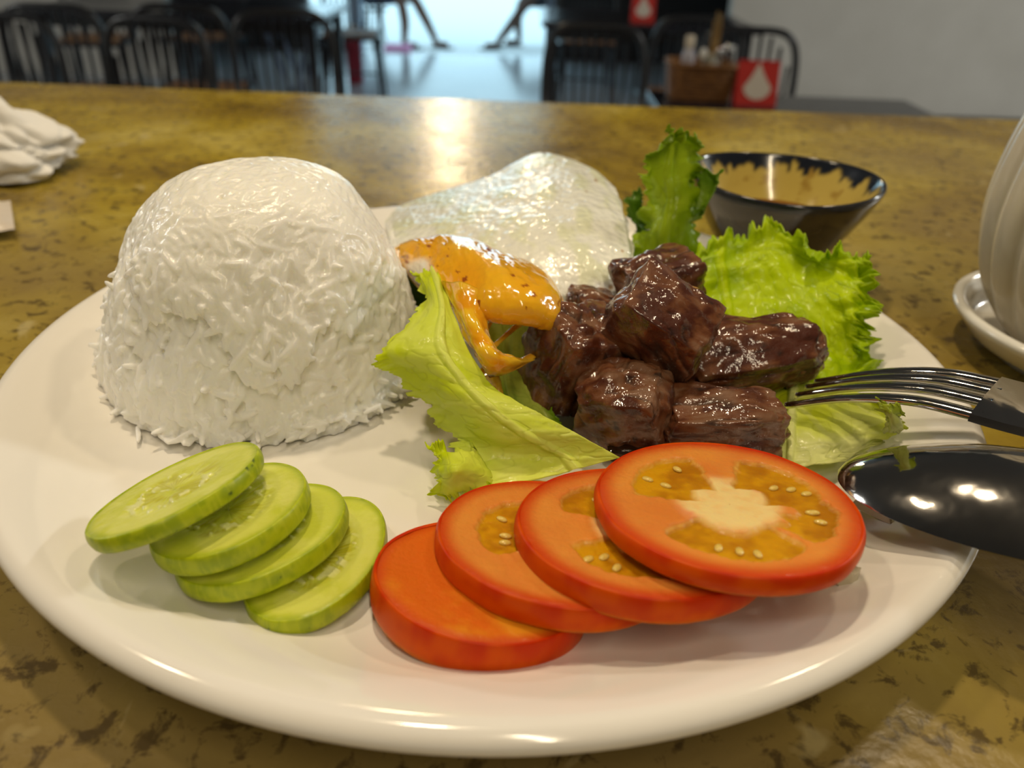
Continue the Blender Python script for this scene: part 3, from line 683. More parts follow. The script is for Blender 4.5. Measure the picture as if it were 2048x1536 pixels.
col = mixc((.86, .36, .006), (.92, .54, .02), ss(.3, .7, lum)); col = mixc(col, (.88, .54, .05), (1 - rim_) * .5); col = mixc(col, (.30, .06, .008), ss(.86, .95, U) * ss(.5, .2, Vv))
V, F = join([(TOPY.reshape(-1, 3), grid_f(nu, nv)), (BOTY.reshape(-1, 3), grid_f(nu, nv)[:, ::-1])])
ring_i = list(range(nv)) + [i * nv + nv - 1 for i in range(1, nu)] + [(nu - 1) * nv + j for j in range(nv - 2, -1, -1)] + [i * nv for i in range(nu - 2, 0, -1)]
m_ = nu * nv; F += [(ring_i[k], ring_i[k - 1], ring_i[k - 1] + m_, ring_i[k] + m_) for k in range(len(ring_i))]
mk('yolk_run', V, F, M_yolk, egg, col=np.concatenate([col.reshape(-1, 3)] * 2), loc=tuple(egg.location)).location = (0, 0, 0)
strand([(972, 735, .028), (1005, 738, .027), (1040, 725, .027), (1072, 708, .027)], [.0018, .0019, .0015, .0010], 2)
strand([(1075, 622, .034), (1030, 655, .032), (990, 690, .031), (962, 715, .030)], [.0020, .0010, .0009, .0020], 3)
strand([(1000, 618, .034), (985, 640, .032), (968, 668, .031)], [.0014, .0006, .0008], 5)
strand([(1108, 630, .033), (1112, 650, .030), (1104, 672, .027)], [.0028, .0020, .0010], 4)
strand([(975, 740, .026), (992, 765, .021), (1000, 790, .018)], [.0020, .0016, .0008], 6)

# ------------------------------------------------------------------ beef
M_beef = pm('glazed_beef', rough=.48, attr=True, spec=.25, sss=0, coat=.9, coatr=.05, bump=[('noise', 300, .5, .0010), ('noise', 1100, .22, .0004)])
def cube_sphere(k):
    V = []; F = []
    for ax in range(3):
        for sg in (-1, 1):
            a = np.linspace(-1, 1, k); A, B = np.meshgrid(a, a, indexing='ij'); P = np.zeros((k, k, 3)); P[..., ax] = sg; P[..., (ax + 1) % 3] = A; P[..., (ax + 2) % 3] = B * sg
            F.append(grid_f(k, k) + len(V) * k * k); V.append(P.reshape(-1, 3))
    return np.concatenate(V), np.concatenate(F)
def beef(cpx, size, rot, seed, label, rnd=.45, amp=.16, fib=(1, 0, 0), taper=(0, 0), bright=0.):
    c = W(*cpx); V, F = cube_sphere(34)
    sph = V / np.linalg.norm(V, axis=1, keepdims=True)
    P = V * (1 - rnd) + sph * rnd * 1.18
    P[:, 1] *= 1 + taper[0] * P[:, 0]; P[:, 2] *= 1 + taper[1] * P[:, 0]
    nlow = fbm(sph * 1.5 + seed * 3.1, 3, seed) - .5; nmid = fbm(sph * 4.2 + seed, 3, seed + 5) - .5
    fb = np.array(fib, float); al = P @ fb; fq = P * 7; fq = fq - fb * (fq @ fb)[:, None] + fb * (al * 1.2)[:, None]
    nf = fbm(fq + seed, 3, seed + 9) - .5; gsel = ss(.45, .6, fbm(sph * 1.3 + seed * 2, 2, seed + 40)); groove = ss(.09, .0, np.abs(vn(fq * .45 + seed, seed + 11) - .5))
    P = P * (1 + amp * 3.0 * nlow + amp * .55 * nmid)[:, None] + sph * (nf * .035 - groove * .06 * gsel)[:, None]
    P = P * (np.array(size) / 2)
    M = np.array(Matrix.Rotation(rot[2], 3, 'Z') @ Matrix.Rotation(rot[1], 3, 'Y') @ Matrix.Rotation(rot[0], 3, 'X'))
    P = P @ M.T + c
    q = fbm(sph * 3 + seed, 4, seed + 20)
    col = mixc((.066, .014, .005), (.16, .056, .020), ss(.38, .62, q + .25 * nf + bright)); col = mixc(col, (.22, .125, .075), ss(.58, .75, q + .3 * nf + bright) * .6)
    col = mixc(col, (.018, .007, .004), groove * .8 * gsel); col = mixc(col, (.014, .006, .003), ss(.74, .84, fbm(P * 420, 2, seed)) * .8)
    o = mk('beef_cube', P, F, M_beef, col=col, loc=tuple(c - np.array([0, 0, size[2] * .5])))
    # weld the six faces into one skin
    bm = bmesh.new(); bm.from_mesh(o.data); bmesh.ops.remove_doubles(bm, verts=bm.verts, dist=1e-6); bmesh.ops.recalc_face_normals(bm, faces=bm.faces); bm.to_mesh(o.data); bm.free()
    o.data.polygons.foreach_set('use_smooth', [True] * len(o.data.polygons))
    return tag(o, label, 'beef cube', 'glazed beef cubes piled in the middle of the plate')
beef((1322, 652, .0370), (.0255, .021, .021), (.35, .45, -.35), 1, 'beef cube on top of the pile with deep grooves down its face', fib=(.8, 0, -.6), rnd=.45, amp=.11)
beef((1316, 566, .0345), (.0230, .018, .017), (.1, -.25, .3), 2, 'beef cube at the back of the pile, its peak against the upright lettuce')
beef((1148, 725, .0240), (.0235, .021, .027), (.2, .2, .5), 3, 'beef cube at the left of the pile against the broken yolk', fib=(0, 0, 1), rnd=.4)
beef((1185, 622, .0260), (.0150, .014, .012), (0, .2, .2), 4, 'small beef piece peeping out behind the left cube, near the egg')
beef((1246, 815, .0200), (.0225, .019, .0205), (.3, -.2, -.4), 5, 'beef cube at the front left of the pile above the tomato', fib=(0, .5, .8), rnd=.48, amp=.19, bright=.08)
beef((1442, 848, .0180), (.0305, .017, .0165), (.15, -.02, .05), 6, 'wide beef cube at the front right of the pile just behind the tomato', fib=(1, 0, .1), rnd=.5, amp=.2, bright=.05)
beef((1490, 712, .0225), (.0370, .020, .018), (.5, -.18, .12), 7, 'dark charred wedge of beef pointing right toward the fork', fib=(1, 0, 0), rnd=.45, taper=(-.1, -.25), amp=.18, bright=-.08)
beef((1362, 795, .0130), (.0150, .016, .010), (0, 0, .2), 8, 'small dark beef piece low in the gap in the middle of the pile')
beef((1592, 705, .0230), (.0150, .014, .013), (.3, -.4, .3), 9, 'small rough beef tip at the right end of the pile', fib=(1, 0, 0), rnd=.6)
M_garlic = pm('fried_garlic', (.55, .30, .08), rough=.2, sss=.3, sssr=(.004, .002, .001), coat=.7)
def nugget(px, s, label, seed, mat, name, cat):
    c = W(*px); V, F = sphere(20, 14); V = V * (1 + .5 * (fbm(V * 1.6 + seed, 3, seed)[:, None] - .5)) * np.array(s) / 2 + c
    return tag(mk(name, V, F, mat, loc=tuple(c - np.array([0, 0, s[2] / 2]))), label, cat)
nugget((1378, 592, .0375), (.0075, .006, .006), 'amber fried garlic piece on the back of the beef pile', 3, M_garlic, 'garlic_piece', 'garlic')
nugget((1352, 783, .0215), (.0055, .005, .006), 'pale garlic piece in the gap between the front beef cubes', 6, M_garlic, 'garlic_piece', 'garlic')
# dark sauce that ran out under the beef
M_sauce = pm('dark_glaze_sauce', (.020, .008, .003), rough=.06, coat=.5)
na = 120; tt = np.linspace(0, 2 * PI, na, endpoint=False); c = W(1330, 850, .0135)
rad = 1 + .35 * (fbm(np.stack([np.cos(tt) * 2, np.sin(tt) * 2, tt * 0], -1), 4, 6) - .5) * 2
rows = []
for k, (q, z) in enumerate(((0.01, .0012), (.5, .0012), (.85, .0011), (.96, .0007), (1., 0))):
    x = c[0] + np.cos(tt) * rad * .0225 * q; y = c[1] + .004 + np.sin(tt) * rad * .017 * q; rows.append(np.stack([x, y, np.full(na, c[2] + z)], -1))
sp = mk('sauce_puddle', np.array(rows).reshape(-1, 3), grid_f(5, na, wrap_v=True), M_sauce, loc=tuple(c)); tag(sp, 'dark brown glossy sauce pooled under the beef cubes', 'sauce', kind='stuff')

# onion strips under the tomatoes
M_onion = pm('raw_onion', (.74, .68, .50), rough=.2, sss=.3, sssr=(.005, .005, .004), sc=1.0, translucent=.3, coat=.5)
def strip(ctrl, label):
    G = surf(np.array([[W(*q) for q in row] for row in ctrl]), 40, 16)
    n = normals(G); G = G + n * (.0006 * (fbm(G * 300, 3, 5) - .5))[..., None]
    o = mk('onion_strip', G.reshape(-1, 3), grid_f(40, 16), M_onion, loc=tuple(G.reshape(-1, 3).mean(0)))
    m = o.modifiers.new('thickness', 'SOLIDIFY'); m.thickness = .0012; tag(o, label, 'onion')
strip([[(1640, 1120, .018), (1665, 1105, .020)], [(1665, 1160, .015), (1695, 1130, .019)], [(1690, 1185, .0125), (1708, 1150, .017)], [(1702, 1206, .011), (1722, 1135, .017)]], 'pale translucent onion strip under the right end of the top tomato slice')
strip([[(1560, 1160, .014), (1580, 1140, .017)], [(1610, 1175, .013), (1625, 1150, .016)], [(1648, 1196, .0118), (1662, 1170, .013)]], 'short white onion piece under the front edge of the top tomato slice')
strip([[(1700, 1010, .012), (1715, 995, .014)], [(1740, 1030, .0125), (1750, 1018, .014)], [(1783, 1050, .0135), (1778, 1032, .0145)]], 'thin pale onion shred on the plate below the spoon tip')

# ------------------------------------------------------------------ sauce bowl
bc = np.array([.1045, .3160]); br_, bz = .0370, .0383
bowl = thing('sauce_bowl', (bc[0], bc[1], T), 'small dark glazed bowl with a cream inside, behind the plate', 'bowl')
na = 160; tt = np.linspace(0, 2 * PI, na, endpoint=False)
tilt = lambda x, y: -0.0343 * -1 * x + .06 * y
inn = smooth_prof([(.0001, .0120), (.010, .0125), (.018, .0160), (.0265, .0245), (.0325, .0325), (.0360, .0380)], 60)
lip = np.array([(.0364, .0386), (.0370, .0388), (.0375, .0385), (.0377, .0378)])
outp = smooth_prof([(.0372, .0362), (.0335, .0290), (.0270, .0190), (.0205, .0095), (.0185, .0060), (.0180, .0004), (.0165, .0003), (.0160, .004), (.0002, .004)], 50)
V, F = lathe(np.concatenate([inn, lip, outp]), na); V = V.reshape(-1, na, 3) * np.array([1, 1, 1.10])
V[..., 2] += ((V[..., 2] - 0) / .038) * (.0007 * np.cos(tt * 2 + .4))
r_ = np.hypot(V[..., 0], V[..., 1]); TH = np.arctan2(V[..., 1], V[..., 0])
nin = len(inn)
drip = vn(np.stack([TH * 8, TH * 0, TH * 0], -1), 4) * .0022 + vn(np.stack([TH * 22, TH * 0 + 3, TH * 0], -1), 9) * .0032
q = fbm(np.stack([np.cos(TH) * 5, np.sin(TH) * 5, r_ * 300], -1), 4, 2)
ci = mixc((.50, .38, .09), (.30, .18, .03), ss(.60, .70, q) * .8)
edge_r = .0366 - drip
ci = mixc(ci, (.012, .016, .026), ss(-.0006, .0006, r_ - edge_r))
co = mixc((.030, .020, .010), (.060, .042, .022), q)
col = np.where((np.arange(V.shape[0]) < nin)[:, None, None], ci, co); col[nin:nin + 5] = (.012, .014, .022)
M_bowl = pm('dark_stoneware_glaze', rough=.16, attr=True, coat=.4, coatr=.06)
mk('bowl_body', V.reshape(-1, 3), F, M_bowl, bowl, col=col)
rows = [(1e-4, .0222), (.012, .0222), (.0236, .0222), (.0247, .0226)]
V, F = lathe(rows, 80)
dip = mk('dipping_sauce', V, F, pm('brown_dipping_sauce', (.20, .085, .012), rough=.08, coat=.4), loc=(0, 0, .022)); dip.location = (bc[0], bc[1], T + .0247)
tag(dip, 'brown dipping sauce with a shiny surface inside the dark bowl', 'sauce', kind='stuff')

# ------------------------------------------------------------------ cutlery
def fork():
    R0 = W(1992, 796, .0360); Tc = W(1600, 784, .0185); a = (R0 - Tc) * [1, 1, 0]; Lt = np.linalg.norm(a); a /= Lt; b = np.cross([0, 0, 1], a)   # b to the far side
    o = thing('fork', tuple(R0), 'shiny steel fork resting face down, tines over the lettuce', 'fork')
    zt = lambda s: cr1(np.array([[.0185], [.0275], [.0335], [.0360]]), s * 3)[:, 0] + T
    for k in (-1.5, -.5, .5, 1.5):
        m = 50; s = np.linspace(0, 1, m); off = k * (.0059 + .0007 * s); wdt = (.0010 + .0008 * ss(0, .5, s)) * ss(-.03, .06, s); th = .0010
        P = Tc + a * (s * Lt)[:, None] + b * off[:, None]; P[:, 2] = zt(s) - .0006 * (abs(k) - .5)
        prof = np.array([(-1, .1), (-.8, .8), (0, 1.1), (.8, .8), (1, .1), (.85, -.8), (0, -1), (-.85, -.8)])
        V = P[:, None] + b * (wdt[:, None] * prof[:, 0])[..., None] + np.array([0, 0, 1.]) * (th * prof[:, 1])[None, :, None]
        F = [tuple(q) for q in grid_f(m, 8, wrap_v=True).tolist()] + [tuple(range(8))[::-1], tuple(range((m - 1) * 8, m * 8))]
        mk('tine', V.reshape(-1, 3), F, M_steel, o, loc=tuple(R0)).location = (0, 0, 0)
    # palm of the fork, neck and handle in one sweep
    m = 90; s = np.linspace(0, 1, m); Lh = .135
    dist = s * Lh - .002
    wd = np.interp(dist, [-.002, .010, .020, .030, .045, .09, .125, .133], [.0118, .0118, .0095, .0050, .0030, .0045, .0075, .0050])
    wd = np.convolve(np.pad(wd, 4, mode='edge'), np.ones(9) / 9, 'valid')
    z = cr1(np.array([[.0360], [.0372], [.0345], [.0300], [.0250], [.0200], [.0150], [.0120]]), s * 7)[:, 0] + T
    P = R0 + a * dist[:, None]; P[:, 2] = z
    nv = 17; v = np.linspace(-1, 1, nv); arch = -.0008 * (v ** 2) * np.interp(dist, [0, .02, .03], [1, .8, .1])[:, None]
    topv = P[:, None] + b * (wd[:, None] * v)[..., None] + np.array([0, 0, 1.]) * (arch + .0009)[..., None]; botv = topv - np.array([0, 0, .0020])
    V, F = join([(topv.reshape(-1, 3), grid_f(m, nv)), (botv.reshape(-1, 3), grid_f(m, nv)[:, ::-1])]); mm = m * nv
    ring = list(range(nv)) + [i * nv + nv - 1 for i in range(1, m)] + [(m - 1) * nv + j for j in range(nv - 2, -1, -1)] + [i * nv for i in range(m - 2, 0, -1)]
    F += [(ring[k], ring[k - 1], ring[k - 1] + mm, ring[k] + mm) for k in range(len(ring))]
    h_ = mk('handle', V, F, M_steel, o, loc=tuple(R0)); h_.location = (0, 0, 0); h_.data.set_sharp_from_angle(angle=.8)
fork()
def spoon():
    tip = W(1676, 940, .0200); e = W(2048, 968, .0310); a = (e - tip) * [1, 1, 0]; a /= np.linalg.norm(a); b = np.cross([0, 0, 1], a)
    o = thing('spoon', tuple(tip), 'shiny steel spoon face down beside the tomatoes, mirroring the room', 'spoon')
    Lb = .066; m, nv = 80, 41; s = np.linspace(0, 1, m); v = np.linspace(-1, 1, nv)
    half = .0205 * np.sqrt(np.clip(1 - (1 - np.clip(s / .60, 0, 1)) ** 2, 0, 1)) ; half = np.where(s > .60, .0205 * np.cos((s - .60) / .40 * PI / 2) ** .75 , half); half = np.maximum(half, .0030 * (s > .5)); half = np.maximum(half, 1e-5)
    axis_z = .0200 + .0130 * s
    dome = .0090 * np.sin(np.clip(s * 1.08, 0, 1) * PI) ** .6
    S2, V2 = np.meshgrid(s, v, indexing='ij')
    P = tip + a * (S2 * Lb)[..., None] + b * (half[:, None] * V2)[..., None]
    P[..., 2] = T + axis_z[:, None] + dome[:, None] * (1 - V2 ** 2) ** .9 - .004 * 0
    topv = P; n = normals(P); n = n if n[..., 2].mean() > 0 else -n; botv = P - n * .0011
    V, F = join([(topv.reshape(-1, 3), grid_f(m, nv)), (botv.reshape(-1, 3), grid_f(m, nv)[:, ::-1])]); mm = m * nv
    ring = list(range(nv)) + [i * nv + nv - 1 for i in range(1, m)] + [(m - 1) * nv + j for j in range(nv - 2, -1, -1)] + [i * nv for i in range(m - 2, 0, -1)]
    F += [(ring[k], ring[k - 1], ring[k - 1] + mm, ring[k] + mm) for k in range(len(ring))]
    h_ = mk('spoon_bowl', V, F, M_steel, o, loc=tuple(tip)); h_.location = (0, 0, 0); h_.data.set_sharp_from_angle(angle=.8)
    m = 60; s = np.linspace(0, 1, m); dist = Lb - .004 + s * .115
    P = tip + a * dist[:, None]; P[:, 2] = T + cr1(np.array([[.0335], [.0340], [.029], [.022], [.015], [.010]]), s * 5)[:, 0]
    wd = np.interp(s, [0, .1, .6, .95, 1], [.0038, .0028, .0050, .0085, .0060]); prof = np.array([(-1, 0), (-.7, .7), (0, 1), (.7, .7), (1, 0), (.7, -.7), (0, -.8), (-.7, -.7)])
    V = P[:, None] + b * (wd[:, None] * prof[:, 0])[..., None] + np.array([0, 0, .0012]) * prof[:, 1][None, :, None]
    F = [tuple(q) for q in grid_f(m, 8, wrap_v=True).tolist()] + [tuple(range(8))[::-1], tuple(range((m - 1) * 8, m * 8))]
    mk('handle', V.reshape(-1, 3), F, M_steel, o, loc=tuple(tip)).location = (0, 0, 0)
spoon()

# ------------------------------------------------------------------ things at the edges of the counter
# crumpled napkin, left
nc = W(40, 350, .0); nc[0] -= .010; nc[1] += .004
V, F = cube_sphere(60); V = V / np.linalg.norm(V, axis=1, keepdims=True)
fold = np.abs(fbm(V * 1.5 + 5, 2, 3) - .5) * 2; f2 = np.abs(fbm(V * 2.6, 2, 8) - .5) * 2
P = V * (.82 + .55 * (fold - .25) + .22 * (f2 - .25))[:, None]
P = P * np.array([.040, .032, .033]); P[:, 2] *= 1 - .55 * ss(0, .034, P[:, 0]); P[:, 2] = np.maximum(P[:, 2] + .010, .0012 + .0015 * f2); P = P + np.array([nc[0], nc[1], T])
M_nap = pm('soft_paper_napkin', (.78, .77, .74), rough=.9, sss=.1, sssr=(.004, .004, .004), bump=[('noise', 260, .4, .001)])
nap = mk('crumpled_napkin', P, F, M_nap, loc=(nc[0], nc[1], T))
bm = bmesh.new(); bm.from_mesh(nap.data); bmesh.ops.remove_doubles(bm, verts=bm.verts, dist=1e-6); bmesh.ops.recalc_face_normals(bm, faces=bm.faces); bm.to_mesh(nap.data); bm.free()
nap.data.polygons.foreach_set('use_smooth', [True] * len(nap.data.polygons))
tag(nap, 'crumpled white paper napkin at the left edge of the table', 'napkin')
# corner of a pale wet wipe packet, left
pk = W(0, 450, .004); pk = pk + np.array([-.030, -.004, 0])
cols = []
nu, nv = 40, 40; U, Vv = np.meshgrid(np.linspace(-1, 1, nu), np.linspace(-1, 1, nv), indexing='ij')
ang = .55
lx, ly = U * .033, Vv * .022
X = pk[0] + lx * math.cos(ang) - ly * math.sin(ang); Y = pk[1] + lx * math.sin(ang) + ly * math.cos(ang)
puff = .0060 * (1 - U ** 4) * (1 - Vv ** 4) + .0012 * (vn(np.stack([U * 5, Vv * 5, U * 0], -1), 4) - .5)
tp = np.stack([X, Y, T + .0045 + puff], -1); bt = np.stack([X, Y, T + .0045 - puff * .6 - .0004], -1)
col = mixc((.62, .55, .47), (.75, .28, .05), ss(.30, .22, np.hypot(U - .35, Vv)) * .9)
V, F = join([(tp.reshape(-1, 3), grid_f(nu, nv)), (bt.reshape(-1, 3), grid_f(nu, nv)[:, ::-1])])
pkt = mk('wipe_packet', V, F, pm('matte_plastic_film', attr=True, rough=.35), col=np.concatenate([col.reshape(-1, 3)] * 2), loc=(pk[0], pk[1], T))
tag(pkt, 'small pale packet with an orange mark at the left edge below the napkin', 'packet')
# saucer and tall ribbed jar, right
jc = np.array([.2040, .2480])
prof = smooth_prof([(.0001, .0040), (.030, .0042), (.042, .0060), (.0440, .0110), (.0460, .0140)], 40).tolist() + [(.0470, .0158), (.0490, .0162), (.0505, .0152), (.0505, .0138), (.0490, .0120), (.044, .0062), (.036, .0022), (.035, .0003), (.033, .0003), (.0320, .0020), (.0001, .0020)]
V, F = lathe(prof, 120)
saucer = mk('saucer', V, F, M_white, loc=(0, 0, 0)); saucer.location = (jc[0], jc[1], T)
tag(saucer, 'thick rimmed white saucer at the right edge under the ribbed jar', 'saucer')
jar = thing('ribbed_jar', (jc[0], jc[1], T + .0045), 'tall cream ribbed jar with a green streak, standing in the white saucer', 'jar')
jp = smooth_prof([(.0001, .0), (.020, .0), (.030, .004), (.0385, .018), (.0430, .036), (.0425, .055), (.0385, .075), (.0320, .090), (.0270, .0965), (.0240, .0975), (.0225, .0960), (.0240, .0900), (.034, .070), (.038, .04), (.030, .010), (.0001, .008)], 130)
na = 240; V, F = lathe(jp, na); V = V.reshape(-1, na, 3); TH = np.linspace(0, 2 * PI, na, endpoint=False)[None] * np.ones((V.shape[0], 1))
rib = 1 + .085 * (np.abs(np.cos(TH * 10)) ** .7 - .6) * ss(.003, .02, V[..., 2]); V[..., 0] *= rib * 1.13; V[..., 1] *= rib * 1.13; V[..., 2] *= 1.10
d = (TH - (PI + .62 + .22 * ss(0, .055, V[..., 2])) + PI) % (2 * PI) - PI
gs = ss(.05, .015, np.abs(d)) * ss(.060, .030, V[..., 2])
col = mixc((.66, .60, .48), (.60, .52, .38), ss(.04, .0, V[..., 2])); col = mixc(col, (.05, .085, .03), gs); col = mixc(col, (.74, .58, .48), ss(.5, .8, np.sin(TH * 3 + 2)) * .35)
mk('jar_body', V.reshape(-1, 3), F, pm('cream_ribbed_glaze', attr=True, rough=.25, coat=.3), jar, col=col)
fp = smooth_prof([(.0410, .070), (.0365, .082), (.0320, .092), (.0275, .0995), (.018, .101), (.0005, .1005)], 30)
V, F = lathe(fp, 90); nn = fbm(V * 160, 3, 4) - .5; V = V * (1 + .09 * nn[:, None] * np.array([1, 1, .6])) * np.array([1.1, 1.1, 1.10])
mk('film_wrap', V, F, pm('clear_cling_film', (.95, .95, .95), rough=.08, trans=1, ior=1.12), jar)

# ------------------------------------------------------------------ background furniture
def chair_proto():
    t = thing('spindle_chair', (0, 0, 0), '', 'chair', None)
    hoop = []; wb = .205
    for k in range(41):        # square-shouldered hoop
        q = k / 40; a = PI * (1 - q); x = wb * np.sign(math.cos(a)) * abs(math.cos(a)) ** .42; z = .47 + .375 * abs(math.sin(a)) ** .42
        hoop.append((x * (1 + .10 * (z - .47)), .02 - .10 * (z - .47), z))
    mk('back_frame', *tube(hoop, .0155, 10), M_black, t)
    for k in range(-4, 5):
        x = k * .042; zt = .47 + .375 * (1 - abs(x / wb) ** (1 / .42 * .9)) ** .42 if abs(x) < wb * .97 else .5
        zt = min(zt, .842)
        mk('spindle', *tube([(x * .92, .02, .465), (x, .02 - .05 * (zt - .465), (zt + .465) / 2), (x * 1.03, .02 - .10 * (zt - .47), zt)], .0085, 6), M_black, t)
    V, F = box((0, .0, 0), (.43, .42, .025), .008)
    st_ = mk('seat', V + np.array([0, .20, .455]), F, M_black, t, smooth=False)
    for k in range(5): mk('seat_slat', *box((-.148 + k * .074, .20, .4725), (.062, .36, .010), .002), M_wood, st_, smooth=False)
    for sx in (-1, 1):
        for (y0, y1) in ((.04, -.03), (.37, .41)):
            mk('leg', *tube([(sx * .175, y0, .445), (sx * .215, y1, .0)], [.015, .011], 8), M_black, t)
        mk('stretcher', *tube([(sx * .197, .005, .2), (sx * .197, .39, .2)], .007, 6), M_black, t)
    mk('stretcher', *tube([(-.197, .2, .2), (.197, .2, .2)], .007, 6), M_black, t)
    return t
proto = chair_proto(); used = [False]
def place_chair(x, y, rz, label):
    if not used[0]: r = proto; used[0] = True
    else:
        r = proto.copy(); C.objects.link(r)
        for ch in list(proto.children):
            c = ch.copy(); C.objects.link(c); c.parent = r
            for g in ch.children:
                d_ = g.copy(); C.objects.link(d_); d_.parent = c
    r.location = (x, y, 0); r.rotation_euler = (0, 0, rz); r['label'] = label; r['category'] = 'chair'; r['group'] = 'black spindle back chairs in the room'
    return r
def chair_at(px, py, rz, label, z=.85):
    d = ray(px, py); p = EYE + d * ((z - EYE[2]) / d[2]); place_chair(float(p[0]), float(p[1]), rz, label); return p
chair_at(95, 9, .06, 'black spindle back chair by the left wall, behind the leftmost one')
chair_at(-12, 28, PI + .05, 'black spindle back chair cut by the left edge of the photo, nearest the wall')
chair_at(300, 37, PI - .12, 'black spindle back chair in front of the left dark table')
chair_at(352, 10, .10, 'black spindle back chair tucked at the left dark table, against the pale wall')
chair_at(560, 22, PI + .2, 'black spindle back chair just left of the folding stand')
chair_at(1196, 50, PI + .03, 'black spindle back chair just right of the doorway')
chair_at(1506, 58, PI - .04, 'black spindle back chair behind the basket and red card, against the pale wall')
chair_at(1400, 34, .0, 'black spindle back chair between the two dark tables right of the doorway')
place_chair(-1.25, 6.3, PI + .1, 'black spindle back chair behind the left dark table, nearest the doorway')
place_chair(-2.75, 5.6, PI + .2, 'black spindle back chair behind the left dark table, nearest the pale wall')
place_chair(.45, 6.4, PI, 'black spindle back chair beyond the far red card')
place_chair(-2.05, 5.85, PI - .3, 'black spindle back chair beyond the left dark table')
def table_bg(x, y, sx, sy, label, rz=0):
    t = thing('dark_table', (x, y, 0), label, 'table', 'dark dining tables in the room', rz)
    mk('table_top', *box((0, 0, .735), (sx, sy, .03), .005), M_blackwood, t, smooth=False)
    mk('apron', *box((0, 0, .69), (sx - .14, sy - .14, .06)), M_black, t, smooth=False)
    for a in (-1, 1):
        for b in (-1, 1): mk('leg', *box((a * (sx / 2 - .06), b * (sy / 2 - .06), .36), (.045, .045, .72), .003), M_black, t, smooth=False)
table_bg(.82, 2.38, .84, .70, 'dark table carrying the basket and the near red card')
table_bg(.66, 4.95, 1.15, .75, 'dark table carrying the far red card near the doorway')
table_bg(-1.78, 4.72, 1.5, .75, 'dark table by the left pale wall')
# red table cards with a pale bulb shaped emblem
M_red = pm('red_card', (.50, .018, .010), rough=.5); M_emb = pm('cream_print', (.62, .55, .46), rough=.6)
def card(p, wdt, hgt, label, rz=0.0):
    t = thing('table_card', tuple(p), label, 'sign', 'red table cards', rz)
    for s in (-1, 1):
        V = np.array([(-wdt / 2, s * .028, 0), (wdt / 2, s * .028, 0), (wdt / 2, 0, hgt), (-wdt / 2, 0, hgt), (-wdt / 2, s * .025, 0), (wdt / 2, s * .025, 0), (wdt / 2, -s * .002, hgt - .002), (-wdt / 2, -s * .002, hgt - .002)])
        mk('panel', V, [(0, 1, 2, 3), (7, 6, 5, 4), (0, 4, 5, 1), (1, 5, 6, 2), (2, 6, 7, 3), (3, 7, 4, 0)], M_red, t, smooth=False)
    # bulb: round body drawn up to a point, thin raised print following the sloping front panel
    tt = np.linspace(0, 2 * PI, 60, endpoint=False); rad = wdt * .33
    x = rad * np.sin(tt) * (1 - .0 * tt); z = -np.cos(tt) * rad * .8
    up = np.clip(z / (rad * .8), 0, 1); x = x * (1 - .75 * up ** 1.3); z = z + up ** 2.2 * rad * .85
    z = hgt * .40 + z
    F = []; ring = []
    for off in (-.0004, -.0014):
        ring.append(np.stack([x, -.028 * (1 - z / hgt) + off, z], -1))
    V = np.concatenate(ring); n = 60; F = [tuple(range(n)), tuple(range(n, 2 * n))[::-1]] + [(k, (k + 1) % n, n + (k + 1) % n, n + k) for k in range(n)]
    mk('emblem', V, F, M_emb, t, smooth=False)
p = W(1510, 212, .75 - T); card(p + np.array([0, .03, .0005]), .125, .125, 'red square table card with a cream bulb shape, beside the basket')
p = W(1285, 44, .75 - T); card(p + np.array([0, .03, .0005]), .125, .14, 'red table card with a cream bulb shape on the far table near the doorway')
# wicker cutlery basket with bottle, chopsticks, spoons
bp_ = W(1402, 205, .75 - T) + np.array([0, .07, .003])
bk = thing('cutlery_basket', tuple(bp_), 'brown woven basket of table condiments left of the red card', 'basket')
M_wick = noise_mat('brown_wicker', [(.35, (.12, .045, .010)), (.7, (.27, .12, .03))], 60, .55, bump=.4)
def rbox(sx, sy, z, n=48, p=5):
    t = np.linspace(0, 2 * PI, n, endpoint=False); c, s = np.cos(t), np.sin(t)
    return np.stack([sx / 2 * np.sign(c) * np.abs(c) ** (2 / p), sy / 2 * np.sign(s) * np.abs(s) ** (2 / p), np.full(n, z)], -1)
for k in range(10):
    z = .004 + k * .0098; q = 1 + k * .012; R1 = rbox(.180 * q, .125 * q, z); R1 = np.concatenate([R1, R1[:2]])
    R1 = R1 + np.array([0, 0, .0012]) * np.sin(np.arange(50) * PI / 2 + k * PI)[:, None]
    mk('woven_row', *tube(R1, .0058, 8, cap=False), M_wick, bk)
for k in range(24):
    a = rbox(.176, .121, .0, 24)[k]; b = rbox(.200, .138, .096, 24)[k]; mk('stake', *tube([a, b], .0035, 6), M_wick, bk)
mk('basket_base', *box((0, 0, .003), (.165, .11, .006)), M_wick, bk, smooth=False)
R1 = rbox(.206, .146, .100); R1 = np.concatenate([R1, R1[:2]]); mk('basket_rim', *tube(R1, .0075, 8, cap=False), M_wick, bk)
def at_b(px, dy): q = WY(px, 190, bp_[1] + dy); return np.array([q[0], bp_[1] + dy, bp_[2] + .007])
q = at_b(1366, .0)
bt = thing('condiment_bottle', tuple(q), 'small pale bottle with a cream cap in the basket', 'bottle')
mk('bottle_body', *lathe(smooth_prof([(.0002, 0), (.019, 0), (.021, .01), (.021, .10), (.016, .125), (.011, .135), (.0002, .136)], 30), 24), pm('pale_bottle', (.42, .40, .44), rough=.25), bt)
mk('cap', *lathe([(.0002, .134), (.0135, .134), (.0145, .14), (.0145, .165), (.012, .170), (.0002, .171)], 24), pm('cream_cap', (.62, .54, .42), rough=.5), bt)
q = at_b(1412, .012)
